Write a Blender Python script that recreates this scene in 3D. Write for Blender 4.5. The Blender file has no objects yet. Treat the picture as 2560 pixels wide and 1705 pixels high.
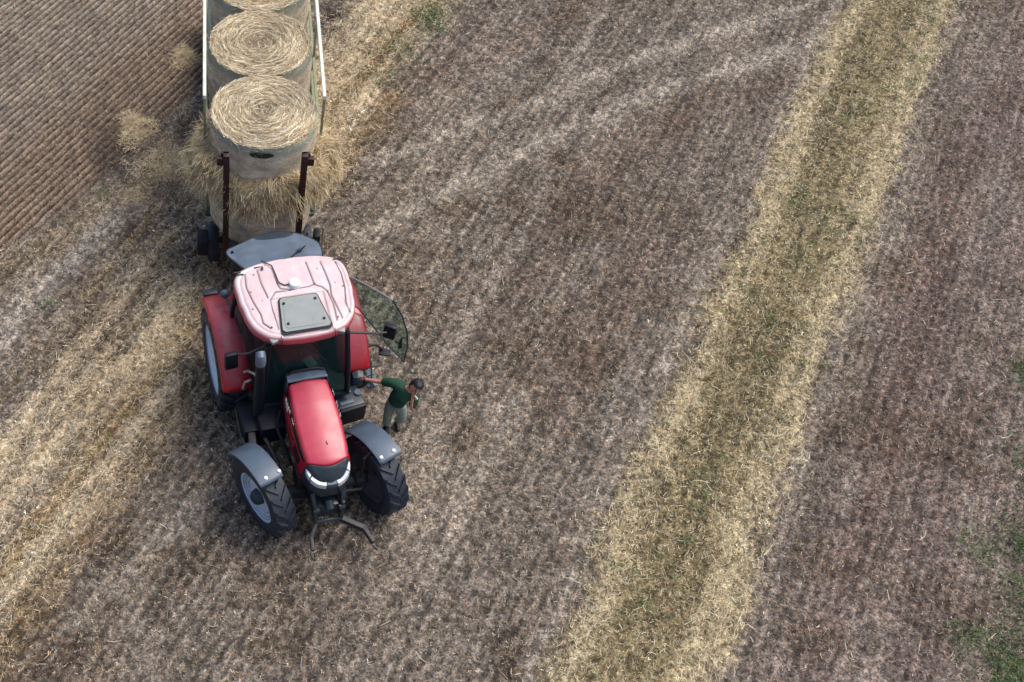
import bpy, bmesh, math, random
import numpy as np
from mathutils import Vector, Matrix, Quaternion
R = math.radians
PI = math.pi
random.seed(7); rng = np.random.default_rng(11)
SC = bpy.context.scene
COL = SC.collection

# ------------------------------------------------------------------ camera
CAM = dict(H=15.8138, pitch=56.7063, roll=-3.0916, f=2798.388, sx=-635.81, sy=173.78)
def make_camera():
    t, r = R(CAM['pitch']), R(CAM['roll'])
    rt = Vector((1, 0, 0)); up = Vector((0, math.sin(t), math.cos(t))); fw = Vector((0, math.cos(t), -math.sin(t)))
    X = rt*math.cos(r) - up*math.sin(r); Y = rt*math.sin(r) + up*math.cos(r); Z = -fw
    cd = bpy.data.cameras.new('camera'); co = bpy.data.objects.new('camera', cd); COL.objects.link(co)
    m = Matrix((X, Y, Z)).transposed().to_4x4(); m.translation = (0, 0, CAM['H']); co.matrix_world = m
    cd.sensor_fit = 'HORIZONTAL'; cd.sensor_width = 36; cd.lens = CAM['f']/2560*36
    cd.shift_x = -CAM['sx']/2560; cd.shift_y = CAM['sy']/2560
    cd.clip_start = .1; cd.clip_end = 3000
    SC.camera = co
make_camera()
SC.render.resolution_x = 1024; SC.render.resolution_y = 682
# ------------------------------------------------------------------ light
SUN_EL, SUN_AZ = 60, 62        # azimuth measured clockwise from +Y (away from the camera) towards +X
W = bpy.data.worlds.new('World'); SC.world = W; W.use_nodes = True
nt = W.node_tree; nt.nodes.clear()
sky = nt.nodes.new('ShaderNodeTexSky'); sky.sky_type = 'NISHITA'; sky.sun_disc = False
sky.sun_elevation = R(SUN_EL); sky.sun_rotation = R(SUN_AZ); sky.air_density = 1.0; sky.dust_density = 5.0; sky.ozone_density = 1.0
bg = nt.nodes.new('ShaderNodeBackground'); bg.inputs[1].default_value = .14
wo = nt.nodes.new('ShaderNodeOutputWorld')
nt.links.new(sky.outputs[0], bg.inputs[0]); nt.links.new(bg.outputs[0], wo.inputs[0])
sl = bpy.data.lights.new('sun', 'SUN'); sl.energy = 1.4; sl.angle = R(34); sl.color = (1, .97, .92)
so = bpy.data.objects.new('sun', sl); COL.objects.link(so)
sd = Vector((math.sin(R(SUN_AZ))*math.cos(R(SUN_EL)), math.cos(R(SUN_AZ))*math.cos(R(SUN_EL)), math.sin(R(SUN_EL))))
so.rotation_euler = sd.to_track_quat('Z', 'Y').to_euler()
SC.view_settings.view_transform = 'Standard'; SC.view_settings.look = 'None'
SC.view_settings.exposure = 0.36; SC.view_settings.gamma = 1
SC.render.engine = 'CYCLES'

# ------------------------------------------------------------------ helpers
def tag(o, label=None, cat=None, group=None, kind=None):
    for k, v in (('label', label), ('category', cat), ('group', group), ('kind', kind)):
        if v: o[k] = v
    return o
def empty(name, loc=(0, 0, 0), rz=0, **k):
    o = bpy.data.objects.new(name, None); COL.objects.link(o); o.location = loc; o.rotation_euler = (0, 0, rz)
    return tag(o, **k)
def mesh_obj(name, me, mats, parent=None):
    o = bpy.data.objects.new(name, me); COL.objects.link(o)
    for m in (mats if isinstance(mats, (list, tuple)) else [mats]): me.materials.append(m)
    if parent: o.parent = parent
    return o
class MB:
    def __init__(s): s.v = []; s.f = []; s.m = []; s.mi = 0
    def add(s, vs, fs):
        n = len(s.v); s.v += [tuple(p) for p in vs]; s.f += [tuple(i+n for i in f) for f in fs]; s.m += [s.mi]*len(fs); return s
    def box(s, c, d, rot=None, bev=0):
        x, y, z = d[0]/2, d[1]/2, d[2]/2
        bm = bmesh.new(); bmesh.ops.create_cube(bm, size=1)
        for v in bm.verts: v.co = Vector((v.co.x*d[0], v.co.y*d[1], v.co.z*d[2]))
        if bev: bmesh.ops.bevel(bm, geom=list(bm.edges), offset=min(bev, min(d)*.45), segments=2, profile=.6, affect='EDGES')
        M = Matrix.Translation(c) @ (rot.to_4x4() if rot else Matrix.Identity(4))
        bm.transform(M); bm.verts.index_update()
        s.add([v.co for v in bm.verts], [[v.index for v in f.verts] for f in bm.faces]); bm.free(); return s
    def tube(s, pts, r, n=10, closed=False, caps=True):
        pts = [Vector(p) for p in pts]; rs = r if isinstance(r, (list, tuple)) else [r]*len(pts)
        rings = []; prev = None
        for i, p in enumerate(pts):
            if closed: d = pts[(i+1) % len(pts)] - pts[i-1]
            else: d = pts[min(i+1, len(pts)-1)] - pts[max(i-1, 0)]
            d.normalize()
            if prev is None:
                a = d.orthogonal().normalized()
            else: a = (prev - d*prev.dot(d)).normalized()
            prev = a; b = d.cross(a)
            rings.append([p + (a*math.cos(2*PI*k/n) + b*math.sin(2*PI*k/n))*rs[i] for k in range(n)])
        vs = [q for rg in rings for q in rg]; fs = []
        m = len(pts)
        for i in range(m if closed else m-1):
            for k in range(n):
                j = (i+1) % m; fs.append((i*n+k, i*n+(k+1) % n, j*n+(k+1) % n, j*n+k))
        if caps and not closed:
            fs.append(tuple(range(n-1, -1, -1))); fs.append(tuple((m-1)*n+k for k in range(n)))
        return s.add(vs, fs)
    def bar(s, a, b, w, h, up=(0, 0, 1), bev=0):
        a, b = Vector(a), Vector(b); d = b-a; L = d.length; d.normalize()
        u = Vector(up); x = d.cross(u).normalized(); u = x.cross(d)
        rot = Matrix((x, d, u)).transposed()
        return s.box((a+b)/2, (w, L, h), rot, bev)
    def lathe(s, prof, M, n=48, closed=False):   # prof: (radius, axial); axis = local X
        vs = []; fs = []
        for (r, a) in prof:
            for k in range(n):
                t = 2*PI*k/n; vs.append(M @ Vector((a, r*math.cos(t), r*math.sin(t))))
        m = len(prof)
        for i in range(m if closed else m-1):
            for k in range(n):
                j = (i+1) % m; fs.append((i*n+k, i*n+(k+1) % n, j*n+(k+1) % n, j*n+k))
        return s.add(vs, fs)
    def prism(s, poly, e0, off):   # poly of 3D points, extruded by vector off
        n = len(poly); a = [Vector(p) for p in poly]; b = [p+Vector(off) for p in a]
        fs = [tuple(range(n)), tuple(range(2*n-1, n-1, -1))] + [(i, i+n, (i+1) % n+n, (i+1) % n) for i in range(n)]
        return s.add(a+b, fs)
    def sphere(s, c, r, n=12, sc=(1, 1, 1)):
        bm = bmesh.new(); bmesh.ops.create_uvsphere(bm, u_segments=n*2, v_segments=n, radius=r)
        for v in bm.verts: v.co = Vector((v.co.x*sc[0]+c[0], v.co.y*sc[1]+c[1], v.co.z*sc[2]+c[2]))
        bm.verts.index_update(); s.add([v.co for v in bm.verts], [[v.index for v in f.verts] for f in bm.faces]); bm.free(); return s
    def build(s, name, mats, parent=None, smooth=35, fixn=True):
        me = bpy.data.meshes.new(name); me.from_pydata(s.v, [], s.f); 
        if fixn:
            bm = bmesh.new(); bm.from_mesh(me); bmesh.ops.recalc_face_normals(bm, faces=bm.faces); bm.to_mesh(me); bm.free()
        o = mesh_obj(name, me, mats, parent)
        if any(s.m): me.polygons.foreach_set('material_index', s.m)
        if smooth:
            me.polygons.foreach_set('use_smooth', [True]*len(me.polygons)); me.set_sharp_from_angle(angle=R(smooth))
        me.update(); return o
def np_mesh(name, V, F, col=None, mats=None, parent=None, smooth=False, extra=None):
    """V (n,3), F (m,4) quads"""
    me = bpy.data.meshes.new(name)
    me.vertices.add(len(V)); me.vertices.foreach_set('co', np.asarray(V, np.float32).ravel())
    k = F.shape[1]
    me.loops.add(F.size); me.loops.foreach_set('vertex_index', F.astype(np.int32).ravel())
    me.polygons.add(len(F)); me.polygons.foreach_set('loop_start', np.arange(0, F.size, k, dtype=np.int32))
    me.polygons.foreach_set('loop_total', np.full(len(F), k, np.int32))
    if smooth: me.polygons.foreach_set('use_smooth', np.ones(len(F), bool))
    if col is not None:
        a = me.color_attributes.new('Col', 'FLOAT_COLOR', 'POINT'); c = np.ones((len(V), 4), np.float32); c[:, :3] = col
        a.data.foreach_set('color', c.ravel())
    for k_, v_ in (extra or {}).items():
        a = me.attributes.new(k_, 'FLOAT', 'POINT'); a.data.foreach_set('value', np.asarray(v_, np.float32))
    me.update(); me.validate()
    return mesh_obj(name, me, mats, parent)

# ------------------------------------------------------------------ materials
def srgb(r, g, b):
    f = lambda c: (c/255/12.92) if c/255 <= .04045 else ((c/255+.055)/1.055)**2.4
    return (f(r), f(g), f(b), 1)
def pmat(name, col, rough=.5, metal=0, var=.12, scale=6, coat=0, dust_sheen=0, dust_sheen_col=(.45, .38, .3, 1), bump=0, bscale=60, alpha=1, spec=.5, dr=(.45, .97)):
    m = bpy.data.materials.new(name); m.use_nodes = True; t = m.node_tree; b = t.nodes['Principled BSDF']
    N = lambda ty: t.nodes.new(ty)
    tc = N('ShaderNodeTexCoord'); no = N('ShaderNodeTexNoise'); no.inputs['Scale'].default_value = scale; no.inputs['Detail'].default_value = 6
    t.links.new(tc.outputs['Object'], no.inputs['Vector'])
    rp = N('ShaderNodeMapRange'); rp.inputs[1].default_value = .3; rp.inputs[2].default_value = .7; rp.inputs[3].default_value = 1-var; rp.inputs[4].default_value = 1+var
    t.links.new(no.outputs[0], rp.inputs[0])
    mx = N('ShaderNodeMix'); mx.data_type = 'RGBA'; mx.blend_type = 'MULTIPLY'; mx.inputs[0].default_value = 1
    mx.inputs[6].default_value = (*col[:3], 1); t.links.new(rp.outputs[0], mx.inputs[7])
    out = mx.outputs[2]
    rsock = None
    if dust_sheen:      # dusty film on upward faces, on some parts also a painted sky reflection
        sep = N('ShaderNodeSeparateXYZ'); t.links.new(tc.outputs['Normal'], sep.inputs[0])
        r2 = N('ShaderNodeMapRange'); r2.inputs[1].default_value = dr[0]; r2.inputs[2].default_value = dr[1]; r2.inputs[3].default_value = dust_sheen*.06; r2.inputs[4].default_value = dust_sheen; t.links.new(sep.outputs[2], r2.inputs[0])
        n2 = N('ShaderNodeTexNoise'); n2.inputs['Scale'].default_value = 3.5; n2.inputs['Detail'].default_value = 8; n2.inputs['Roughness'].default_value = .7; t.links.new(tc.outputs['Object'], n2.inputs['Vector'])
        r3 = N('ShaderNodeMapRange'); r3.inputs[1].default_value = .3; r3.inputs[2].default_value = .7; r3.inputs[3].default_value = .72; r3.inputs[4].default_value = 1.1; t.links.new(n2.outputs[0], r3.inputs[0])
        mu = N('ShaderNodeMath'); mu.operation = 'MULTIPLY'; mu.use_clamp = True; t.links.new(r2.outputs[0], mu.inputs[0]); t.links.new(r3.outputs[0], mu.inputs[1])
        m2 = N('ShaderNodeMix'); m2.data_type = 'RGBA'; t.links.new(mu.outputs[0], m2.inputs[0]); t.links.new(out, m2.inputs[6]); m2.inputs[7].default_value = dust_sheen_col
        out = m2.outputs[2]
    t.links.new(out, b.inputs['Base Color'])
    r4 = N('ShaderNodeMapRange'); r4.inputs[1].default_value = .3; r4.inputs[2].default_value = .7; r4.inputs[3].default_value = max(rough-.08, .02); r4.inputs[4].default_value = min(rough+.1, 1)
    t.links.new(no.outputs[0], r4.inputs[0]); t.links.new(r4.outputs[0], b.inputs['Roughness'])
    b.inputs['Metallic'].default_value = metal; b.inputs['Coat Weight'].default_value = coat; b.inputs['Coat Roughness'].default_value = .28
    b.inputs['Specular IOR Level'].default_value = spec
    if bump:
        n3 = N('ShaderNodeTexNoise'); n3.inputs['Scale'].default_value = bscale; n3.inputs['Detail'].default_value = 4; t.links.new(tc.outputs['Object'], n3.inputs['Vector'])
        bp = N('ShaderNodeBump'); bp.inputs['Strength'].default_value = 1; bp.inputs['Distance'].default_value = bump; t.links.new(n3.outputs[0], bp.inputs['Height']); t.links.new(bp.outputs[0], b.inputs['Normal'])
    b.inputs['Alpha'].default_value = alpha
    return m
M = {}
M['red'] = pmat('red_paint', (.42, .008, .018), .3, coat=.35, dust_sheen=.16, dust_sheen_col=(.62, .45, .55, 1), var=.1)
M['redhood'] = pmat('hood_paint', (.46, .006, .022), .33, coat=.25, dust_sheen=.17, dust_sheen_col=(.60, .30, .45, 1), var=.05)  # pink on upward faces: dusty film mixed with painted reflection
M['redroof'] = pmat('roof_paint', (.55, .05, .08), .34, coat=.3, dust_sheen=.93, dust_sheen_col=(.70, .62, .63, 1), var=.06, dr=(.25, .8))
M['plastic'] = pmat('dark_grey_plastic', (.055, .085, .125), .42, dust_sheen=.3, dust_sheen_col=(.14, .19, .26, 1), var=.2)  # bluish layer on upward faces is sky reflection painted in
M['nose'] = pmat('nose_plastic', (.022, .034, .046), .35, var=.2)
M['black'] = pmat('black_plastic', (.008, .011, .018), .5, var=.4, spec=.3)
M['iron'] = pmat('cast_iron', (.02, .023, .03), .55, var=.4, scale=20, dust_sheen=.15, dust_sheen_col=(.16, .15, .14, 1))
M['tyre'] = pmat('tyre_rubber', (.020, .027, .043), .6, var=.35, scale=14, dust_sheen=.15, dust_sheen_col=(.11, .12, .14, 1), bump=.002)
M['rim'] = pmat('silver_rim', (.60, .69, .80), .4, metal=.0, var=.1)
M['rimin'] = pmat('dark_rim_inside', (.10, .10, .105), .6, var=.25)  # inner rim in a darker grey than the outer one
M['rimdark'] = pmat('rim_ring_grey', (.26, .31, .38), .5)
M['steel'] = pmat('bare_steel', (.45, .45, .46), .4, metal=.8, var=.2)
M['white'] = pmat('white_plastic', (.8, .8, .8), .4, var=.04)
M['lamp'] = pmat('headlight_lens', (.66, .70, .74), .12, var=.1, coat=.6)
M['hatch'] = pmat('roof_hatch_grey', (.22, .25, .25), .35, var=.1, dust_sheen=.35, dust_sheen_col=(.4, .42, .4, 1))
M['seal'] = pmat('rubber_seal', (.012, .012, .014), .6)
M['cable'] = pmat('cable_black', (.015, .015, .015), .6)
M['rust'] = pmat('rusty_dark_red_steel', (.030, .010, .009), .5, var=.5, scale=9)
M['cream'] = pmat('cream_painted_steel', (.68, .70, .60), .45, var=.14, scale=5)
M['greenish'] = pmat('dirty_green_steel', (.25, .27, .17), .55, var=.3, scale=5)
M['trgreen'] = pmat('dark_trailer_steel', (.05, .07, .06), .6, var=.4)
M['skin'] = pmat('skin', (.50, .23, .16), .5, var=.08)
M['shirt'] = pmat('green_shirt', (.006, .055, .028), .85, var=.2, scale=12, bump=.004, bscale=18)
M['trous'] = pmat('grey_green_trousers', (.24, .29, .25), .9, var=.15, scale=10, bump=.004, bscale=16)
M['hair'] = pmat('black_hair', (.008, .008, .011), .45, var=.3, scale=40, bump=.004, bscale=90)
M['shoe'] = pmat('dark_shoe', (.012, .011, .012), .6)
M['seat'] = pmat('seat_fabric', (.10, .085, .09), .9)
def glassmat(name, tint, op, opc, rough=.05, clear_patch=None):
    m = bpy.data.materials.new(name); m.use_nodes = True; t = m.node_tree; t.nodes.clear(); N = t.nodes.new
    o = N('ShaderNodeOutputMaterial'); tr = N('ShaderNodeBsdfTransparent'); tr.inputs[0].default_value = (*tint, 1)
    pb = N('ShaderNodeBsdfPrincipled'); pb.inputs['Base Color'].default_value = (*opc, 1); pb.inputs['Roughness'].default_value = rough; pb.inputs['Specular IOR Level'].default_value = .8
    tc = N('ShaderNodeTexCoord'); no = N('ShaderNodeTexNoise'); no.inputs['Scale'].default_value = 4; no.inputs['Detail'].default_value = 8; t.links.new(tc.outputs['Object'], no.inputs['Vector'])
    rp = N('ShaderNodeMapRange'); rp.inputs[1].default_value = .3; rp.inputs[2].default_value = .7; rp.inputs[3].default_value = op*.8; rp.inputs[4].default_value = min(op*1.25, 1); t.links.new(no.outputs[0], rp.inputs[0])
    fac = rp.outputs[0]
    if clear_patch:      # elliptical patch where the opaque layer is thinner
        mp = N('ShaderNodeMapping'); mp.vector_type = 'TEXTURE'; mp.inputs['Location'].default_value = clear_patch[0]; mp.inputs['Scale'].default_value = clear_patch[1]; t.links.new(tc.outputs['Object'], mp.inputs[0])
        ln = N('ShaderNodeVectorMath'); ln.operation = 'LENGTH'; t.links.new(mp.outputs[0], ln.inputs[0])
        r5 = N('ShaderNodeMapRange'); r5.inputs[1].default_value = .94; r5.inputs[2].default_value = 1.04; r5.inputs[3].default_value = .3; r5.inputs[4].default_value = 1; t.links.new(ln.outputs[1], r5.inputs[0])
        mu = N('ShaderNodeMath'); mu.operation = 'MULTIPLY'; t.links.new(fac, mu.inputs[0]); t.links.new(r5.outputs[0], mu.inputs[1]); fac = mu.outputs[0]
    mx = N('ShaderNodeMixShader'); t.links.new(fac, mx.inputs[0]); t.links.new(tr.outputs[0], mx.inputs[1]); t.links.new(pb.outputs[0], mx.inputs[2])
    t.links.new(mx.outputs[0], o.inputs[0]); return m
M['glass'] = glassmat('green_tinted_glass', (.55, .72, .68), .34, (.016, .055, .052), .10)
M['glassdoor'] = glassmat('green_door_glass', (.80, .90, .86), .14, (.10, .22, .20), .06)
M['glassrear'] = glassmat('dusty_sky_tint_window', (.42, .46, .50), .62, (.19, .25, .33), .12, ((.02, 1.10, 2.45), (.33, .15, 3)))  # grey-blue body colour: dusty film plus sky reflection painted in
def attrmat(name, rough=.85, transl=.0, noise=.25, scale=40):
    m = bpy.data.materials.new(name); m.use_nodes = True; t = m.node_tree; b = t.nodes['Principled BSDF']
    a = t.nodes.new('ShaderNodeAttribute'); a.attribute_name = 'Col'
    t.links.new(a.outputs[0], b.inputs['Base Color']); b.inputs['Roughness'].default_value = rough; b.inputs['Specular IOR Level'].default_value = .25
    return m
M['fibre'] = attrmat('dry_straw', .7)

# ------------------------------------------------------------------ noise on regular grids (numpy)
def up(a, ny, nx):
    """smooth upsample of random lattice a to (ny,nx)"""
    h, w = a.shape
    y = np.linspace(0, h-1.001, ny); x = np.linspace(0, w-1.001, nx)
    yi = y.astype(int); xi = x.astype(int); fy = y-yi; fx = x-xi; fy = fy*fy*(3-2*fy); fx = fx*fx*(3-2*fx)
    r = a[:, xi]*(1-fx) + a[:, np.minimum(xi+1, w-1)]*fx
    return r[yi]*(1-fy)[:, None] + r[np.minimum(yi+1, h-1)]*fy[:, None]
def lat(u, v, seed=0):
    """gradient-free smooth lattice noise at arbitrary coordinates"""
    T = np.random.default_rng(seed).random((256, 256))
    ui = np.floor(u).astype(int); vi = np.floor(v).astype(int); fu = u-ui; fv = v-vi; fu = fu*fu*(3-2*fu); fv = fv*fv*(3-2*fv)
    g = lambda a, b: T[a & 255, b & 255]
    return (g(ui, vi)*(1-fu)+g(ui+1, vi)*fu)*(1-fv)+(g(ui, vi+1)*(1-fu)+g(ui+1, vi+1)*fu)*fv
_sd = [100]
def fnoise(X, Y, cell, octs=3, g=.5, stretch=1):
    out = 0; amp = 1; tot = 0
    for o in range(octs):
        _sd[0] += 1; a = _sd[0]*1.13; c = cell/2**o
        u = (X*math.cos(a)-Y*math.sin(a)) if stretch == 1 else X; v = (X*math.sin(a)+Y*math.cos(a)) if stretch == 1 else Y/stretch
        out = out+amp*lat(u/c+_sd[0]*3.7, v/c+_sd[0]*1.9, _sd[0]); tot += amp; amp *= g
    return out/tot
def seg_dist(P, poly):
    """distance of points (…,2) to a polyline, and signed side of the nearest segment"""
    best = np.full(P.shape[:-1], 1e9); side = np.zeros(P.shape[:-1])
    for a, b in zip(poly[:-1], poly[1:]):
        a = np.array(a, float); b = np.array(b, float); d = b-a; L = d@d
        t = np.clip(((P-a)@d)/L, 0, 1); q = a+t[..., None]*d; dd = np.linalg.norm(P-q, axis=-1)
        s = d[0]*(P[..., 1]-a[1])-d[1]*(P[..., 0]-a[0])
        m = dd < best-1e-9; best = np.where(m, dd, best); side = np.where(m, s, side)
    return best, np.sign(side)
sstep = lambda e0, e1, x: (lambda t: t*t*(3-2*t))(np.clip((x-e0)/(e1-e0), 0, 1))

# ------------------------------------------------------------------ ground
SWL = [(19.5, 34.6), (13.49, 23.45), (11.97, 20.41), (10.62, 18.12), (9.83, 16.45), (9.42, 15.26), (8.26, 13.45), (7.68, 12.41), (7.0, 11.05), (6.66, 10.24), (5.97, 8.95), (5.49, 7.91), (4.8, 6.51), (4.54, 5.9), (1.5, 0)]
SWR = [(22, 34.6), (15.89, 23.66), (15.49, 22.66), (14.4, 20.61), (12.88, 17.78), (11.85, 15.89), (11.08, 14.49), (10.47, 12.99), (9.94, 12.08), (9.28, 10.84), (8.79, 9.94), (8.09, 8.6), (7.59, 7.44), (7.08, 6.5), (6.93, 6.03), (4, 0)]
WDL = [(-7.6, 3.7), (-4.25, 9.71), (-3.53, 10.73), (-2.77, 12.49), (-2.25, 13.55), (-1.81, 14.89), (-1.05, 16.11), (.59, 19.48), (1.52, 21.17), (1.81, 22.12), (5.6, 30)]
WDR = [(-6.0, 1.0), (-3.65, 6.23), (-2.93, 8.01), (-2.08, 9.68), (-1.37, 11.61), (-.72, 13.45), (1.18, 16.04), (1.97, 18.1), (3.43, 20.73), (4.29, 22.33), (8.2, 30)]
TIL = [(-12, 4.5), (-4.87, 13.36), (-4.05, 14.28), (-3.14, 15.6), (-2.55, 16.48), (-1.64, 18.14), (.55, 21.39), (6.5, 30)]
X0, X1, Y0, Y1, DG = -8.5, 19.5, 3.5, 25.5, .032
nx = int((X1-X0)/DG)+1; ny = int((Y1-Y0)/DG)+1
gx = np.linspace(X0, X1, nx); gy = np.linspace(Y0, Y1, ny)
GX, GY = np.meshgrid(gx, gy); P = np.stack([GX, GY], -1)
nz = lambda c, o=3, g=.5: fnoise(GX, GY, c, o, g)
N1, N2, N3, N4, N5 = nz(.9), nz(.22), nz(.06, 2), nz(2.6), nz(.12, 2)
wob = (nz(1.3, 3)-.5)*.7 + (nz(.25, 3, .7)-.5)*.85
def band(PL, PR, soft):
    dl, sl_ = seg_dist(P, PL); dr, sr_ = seg_dist(P, PR)
    # inside: right of PL and left of PR when walking away from the camera
    a = -dl*sl_ if PL[0][1] < PL[-1][1] else dl*sl_
    b = dr*sr_ if PR[0][1] < PR[-1][1] else -dr*sr_
    return a, b
fc = lambda y: 2.756+.4816*y+.00115*y*y
uu = (GX-fc(GY))*.885          # distance across the drilling direction, the same lines the drill followed
sa, sb = uu+1.01, 1.01-uu
wob = wob*.55+(nz(.12, 2)-.5)*.35
swath = sstep(-.26, .20, np.minimum(sa, sb)+wob)
sedge = swath*(1-sstep(.08, .62, np.minimum(sa, sb*.85)+wob*.8))
along = GX*math.cos(R(62))+GY*math.sin(R(62))
lst = fnoise(uu, along, .13, 3, .6, 14)      # fine lengthwise streaks left by the machines
wa, wb = band(WDL, WDR, .2)
upr = sstep(14.2, 15.6, GY)
wfar = sstep(-.3, .4, np.minimum(wa, wb)+wob)*upr
def lines(defs):
    o = np.zeros_like(GX)
    for q_, w_, k_ in defs:
        d_, _ = seg_dist(P, q_); o = np.maximum(o, k_*np.exp(-((d_+(N2-.5)*.16+(N1-.5)*.12)/w_)**2))
    return o
BR1 = lines([([(-5.2, 7.2), (-4.41, 8.77), (-4.17, 9.28), (-3.61, 10.23), (-3.01, 11.75), (-2.39, 13.0), (-1.82, 14.18)], .22, 1), ([(-4.6, 4.6), (-3.92, 6.07), (-3.71, 6.56), (-3.25, 7.53), (-2.49, 8.88), (-1.94, 9.81), (-1.48, 10.92)], .17, 1),
             ([(-5.2, 6), (-4.28, 8.05), (-4.05, 8.54), (-3.37, 9.4), (-2.71, 10.7), (-2.12, 11.59), (-1.64, 12.82)], .50, .95)])
gold = lines([([(-5, 4.6), (-4.01, 6.6), (-3.8, 7.1), (-3.2, 8.23), (-2.66, 9.44), (-2.12, 10.47), (-1.48, 11.63), (-1.15, 12.7), (-.9, 14)], .24, 1), ([(-4.4, 4), (-3.77, 5.27), (-3.59, 5.89), (-2.84, 7.55), (-1.6, 9.83), (-1.03, 11.09), (-.6, 12.4)], .32, .55),
              ([(.95, 15.6), (1.7, 17.0), (2.4, 18.3)], .3, .8), ([(-3.2, 12.6), (-2.6, 13.8), (-2.1, 14.9)], .12, .5), ([(-4.6, 9.8), (-3.9, 11.1), (-3.3, 12.2)], .1, .4)])
tanb = lines([([(-5.6, 12), (-4.84, 13.15), (-4.01, 13.77), (-3.23, 14.93)], .3, .8), ([(-4.53, 10.04), (-4.37, 10.46), (-3.72, 11.77), (-2.99, 12.96), (-2.17, 13.9)], .16, .35)])
bluep = lines([([(-5.4, 10), (-4.83, 11.12), (-4.59, 11.72), (-4.13, 12.5), (-3.64, 13.31), (-2.99, 14.51)], .2, 1)])
wind = np.maximum(wfar, BR1*(.35+.5*N2+.6*sstep(.3, .6, lst)).clip(0, 1))
groove = np.exp(-((wa/(wa+np.abs(wb)+1e-3)-.72)/.12)**2)*wfar
wu = wa/(wa+np.abs(wb)+1e-3)
td, ts = seg_dist(P, TIL); till = sstep(-.05, .25, td*ts+(N1-.5)*.35)
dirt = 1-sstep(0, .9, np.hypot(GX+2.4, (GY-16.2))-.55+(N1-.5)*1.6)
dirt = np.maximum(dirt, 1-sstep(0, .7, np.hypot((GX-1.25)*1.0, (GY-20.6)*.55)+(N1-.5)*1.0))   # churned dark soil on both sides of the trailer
RA = R(59); rowdir = np.array([math.cos(RA), math.sin(RA)]); rn = np.array([-rowdir[1], rowdir[0]])
rc = GX*rn[0]+GY*rn[1]; ra_ = GX*rowdir[0]+GY*rowdir[1]
rows = .5+.5*np.cos((rc+(N1-.5)*.07+(N5-.5)*.035+(N2-.5)*.04)*2*PI/.142)
rows = (rows*(.6+.8*N2)+(N3-.5)*.45+(N5-.5)*.3).clip(-.1, 1.2)
rown = fnoise(rc, ra_, .075, 2, .5, 1.5)
cx = sa; along = GX*math.cos(R(62))+GY*math.sin(R(62))
# long streaks left by earlier passes, following the bend of the swath
strk = fnoise(cx, along, .55, 3, .55, 7)
stp = sstep(.42, .66, strk)
frow = .5+.5*np.cos((uu+(N1-.5)*.05)*2*PI/.165)      # drill rows in the stubble
frow = frow*(1-till)
pale = lines([([(1.92, 16.39), (3.11, 17.05), (3.97, 17.64), (5.11, 18.19), (5.85, 18.71), (6.85, 19.43), (8.04, 20.1), (9.27, 20.8), (10.84, 21.63), (11.82, 22.16)], .22, 1), ([(1.66, 14.41), (2.64, 15.07), (3.77, 15.97), (4.72, 16.6), (5.84, 17.56), (6.97, 18.25), (7.86, 18.87), (9.03, 19.44), (10.56, 20.23), (12.51, 21.42)], .22, 1),
        ([(5.94, 18.48), (6.29, 19.8), (7.09, 21.41), (7.4, 22.3)], .22, .6), ([(2.85, 11.25), (3.27, 11.72), (3.99, 13.15), (4.98, 14.84), (5.4, 16.2)], .2, .45), ([(2.9, 7.91), (3.6, 9.4), (4.5, 10.9)], .16, .5), ([(9.55, 9.0), (10.0, 9.9)], .07, .9), ([(-2.5, 6.5), (-1.7, 7.6), (-.8, 8.7)], .2, .5)])
pale = np.maximum(pale, (np.exp(-((sa+.30)/.16)**2)+.7*np.exp(-((sb+.26)/.15)**2))*.75*sstep(.35, .6, N1*.5+N2*.5))
pale = np.maximum(pale, bluep)
pale *= sstep(.2, .5, N2*.5+N5*.5)*.6+.4
mar = np.zeros_like(GX)      # reddish dead weeds in broad streaks
for q_ in ([(6.2, 16.2), (8.4, 18.0), (10.6, 19.6)], [(5.0, 10.8), (6.0, 12.6), (7.2, 14.6)], [(4.2, 12.6), (5.3, 14.6), (6.6, 16.4)], [(2.6, 18.6), (5.2, 20.4), (7.5, 22)], [(9.6, 8.0), (10.8, 10.6), (12.0, 13.2), (14, 17.5)]):
    d_, _ = seg_dist(P, q_); mar = np.maximum(mar, np.exp(-((d_+(N1-.5)*.7)/.5)**2))
gr2 = sstep(.60, .78, fnoise(cx, along, .8, 3, .5, 5))
track = bluep
grn = np.zeros_like(GX)
for (x, y, r_, s_) in ((11.7, 6.35, .62, 1.35), (12.45, 8.6, .42, .9), (11.6, 8.5, .28, .6), (13.55, 12, .35, .7), (12.2, 7.5, .5, 1.0), (3.3, 21.0, .45, .75), (2.6, 19.9, .35, .5), (2.2, 18.9, .3, .35), (-3.2, 15.2, .13, .8), (-3.9, 12.4, .15, .4), (-2.4, 9.6, .10, .5),
                       (10.95, 6.95, .25, .8), (12.3, 7.4, .5, .6), (6.3, 8.1, .15, .3), (13.0, 10.2, .4, .4), (10.3, 15.9, .25, .3), (5.9, 7.0, .25, .3), (7.2, 9.5, .2, .3), (9.0, 13.0, .25, .3), (12.0, 18.5, .3, .3), (13.5, 6.6, 1.1, 1)):
    grn = np.maximum(grn, s_*np.exp(-((GX-x)**2+(GY-y)**2)/r_**2))
grn = np.clip(grn*(.35+1.3*N2), 0, 1)*sstep(.40, .60, N5*.5+N2*.5+grn*.25)
grn = np.clip(grn+swath*.30*sstep(.60, .72, N2)*sstep(.5, .6, N1), 0, 1)
C = lambda r, g, b: np.array(srgb(r, g, b)[:3])
def mixc(a, b, t): return a*(1-t[..., None])+b*t[..., None]
col = np.broadcast_to(C(121, 114, 105), GX.shape+(3,)).copy()
right = sstep(0, 1.5, -sb)
col = mixc(col, C(122, 111, 104), right)
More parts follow.
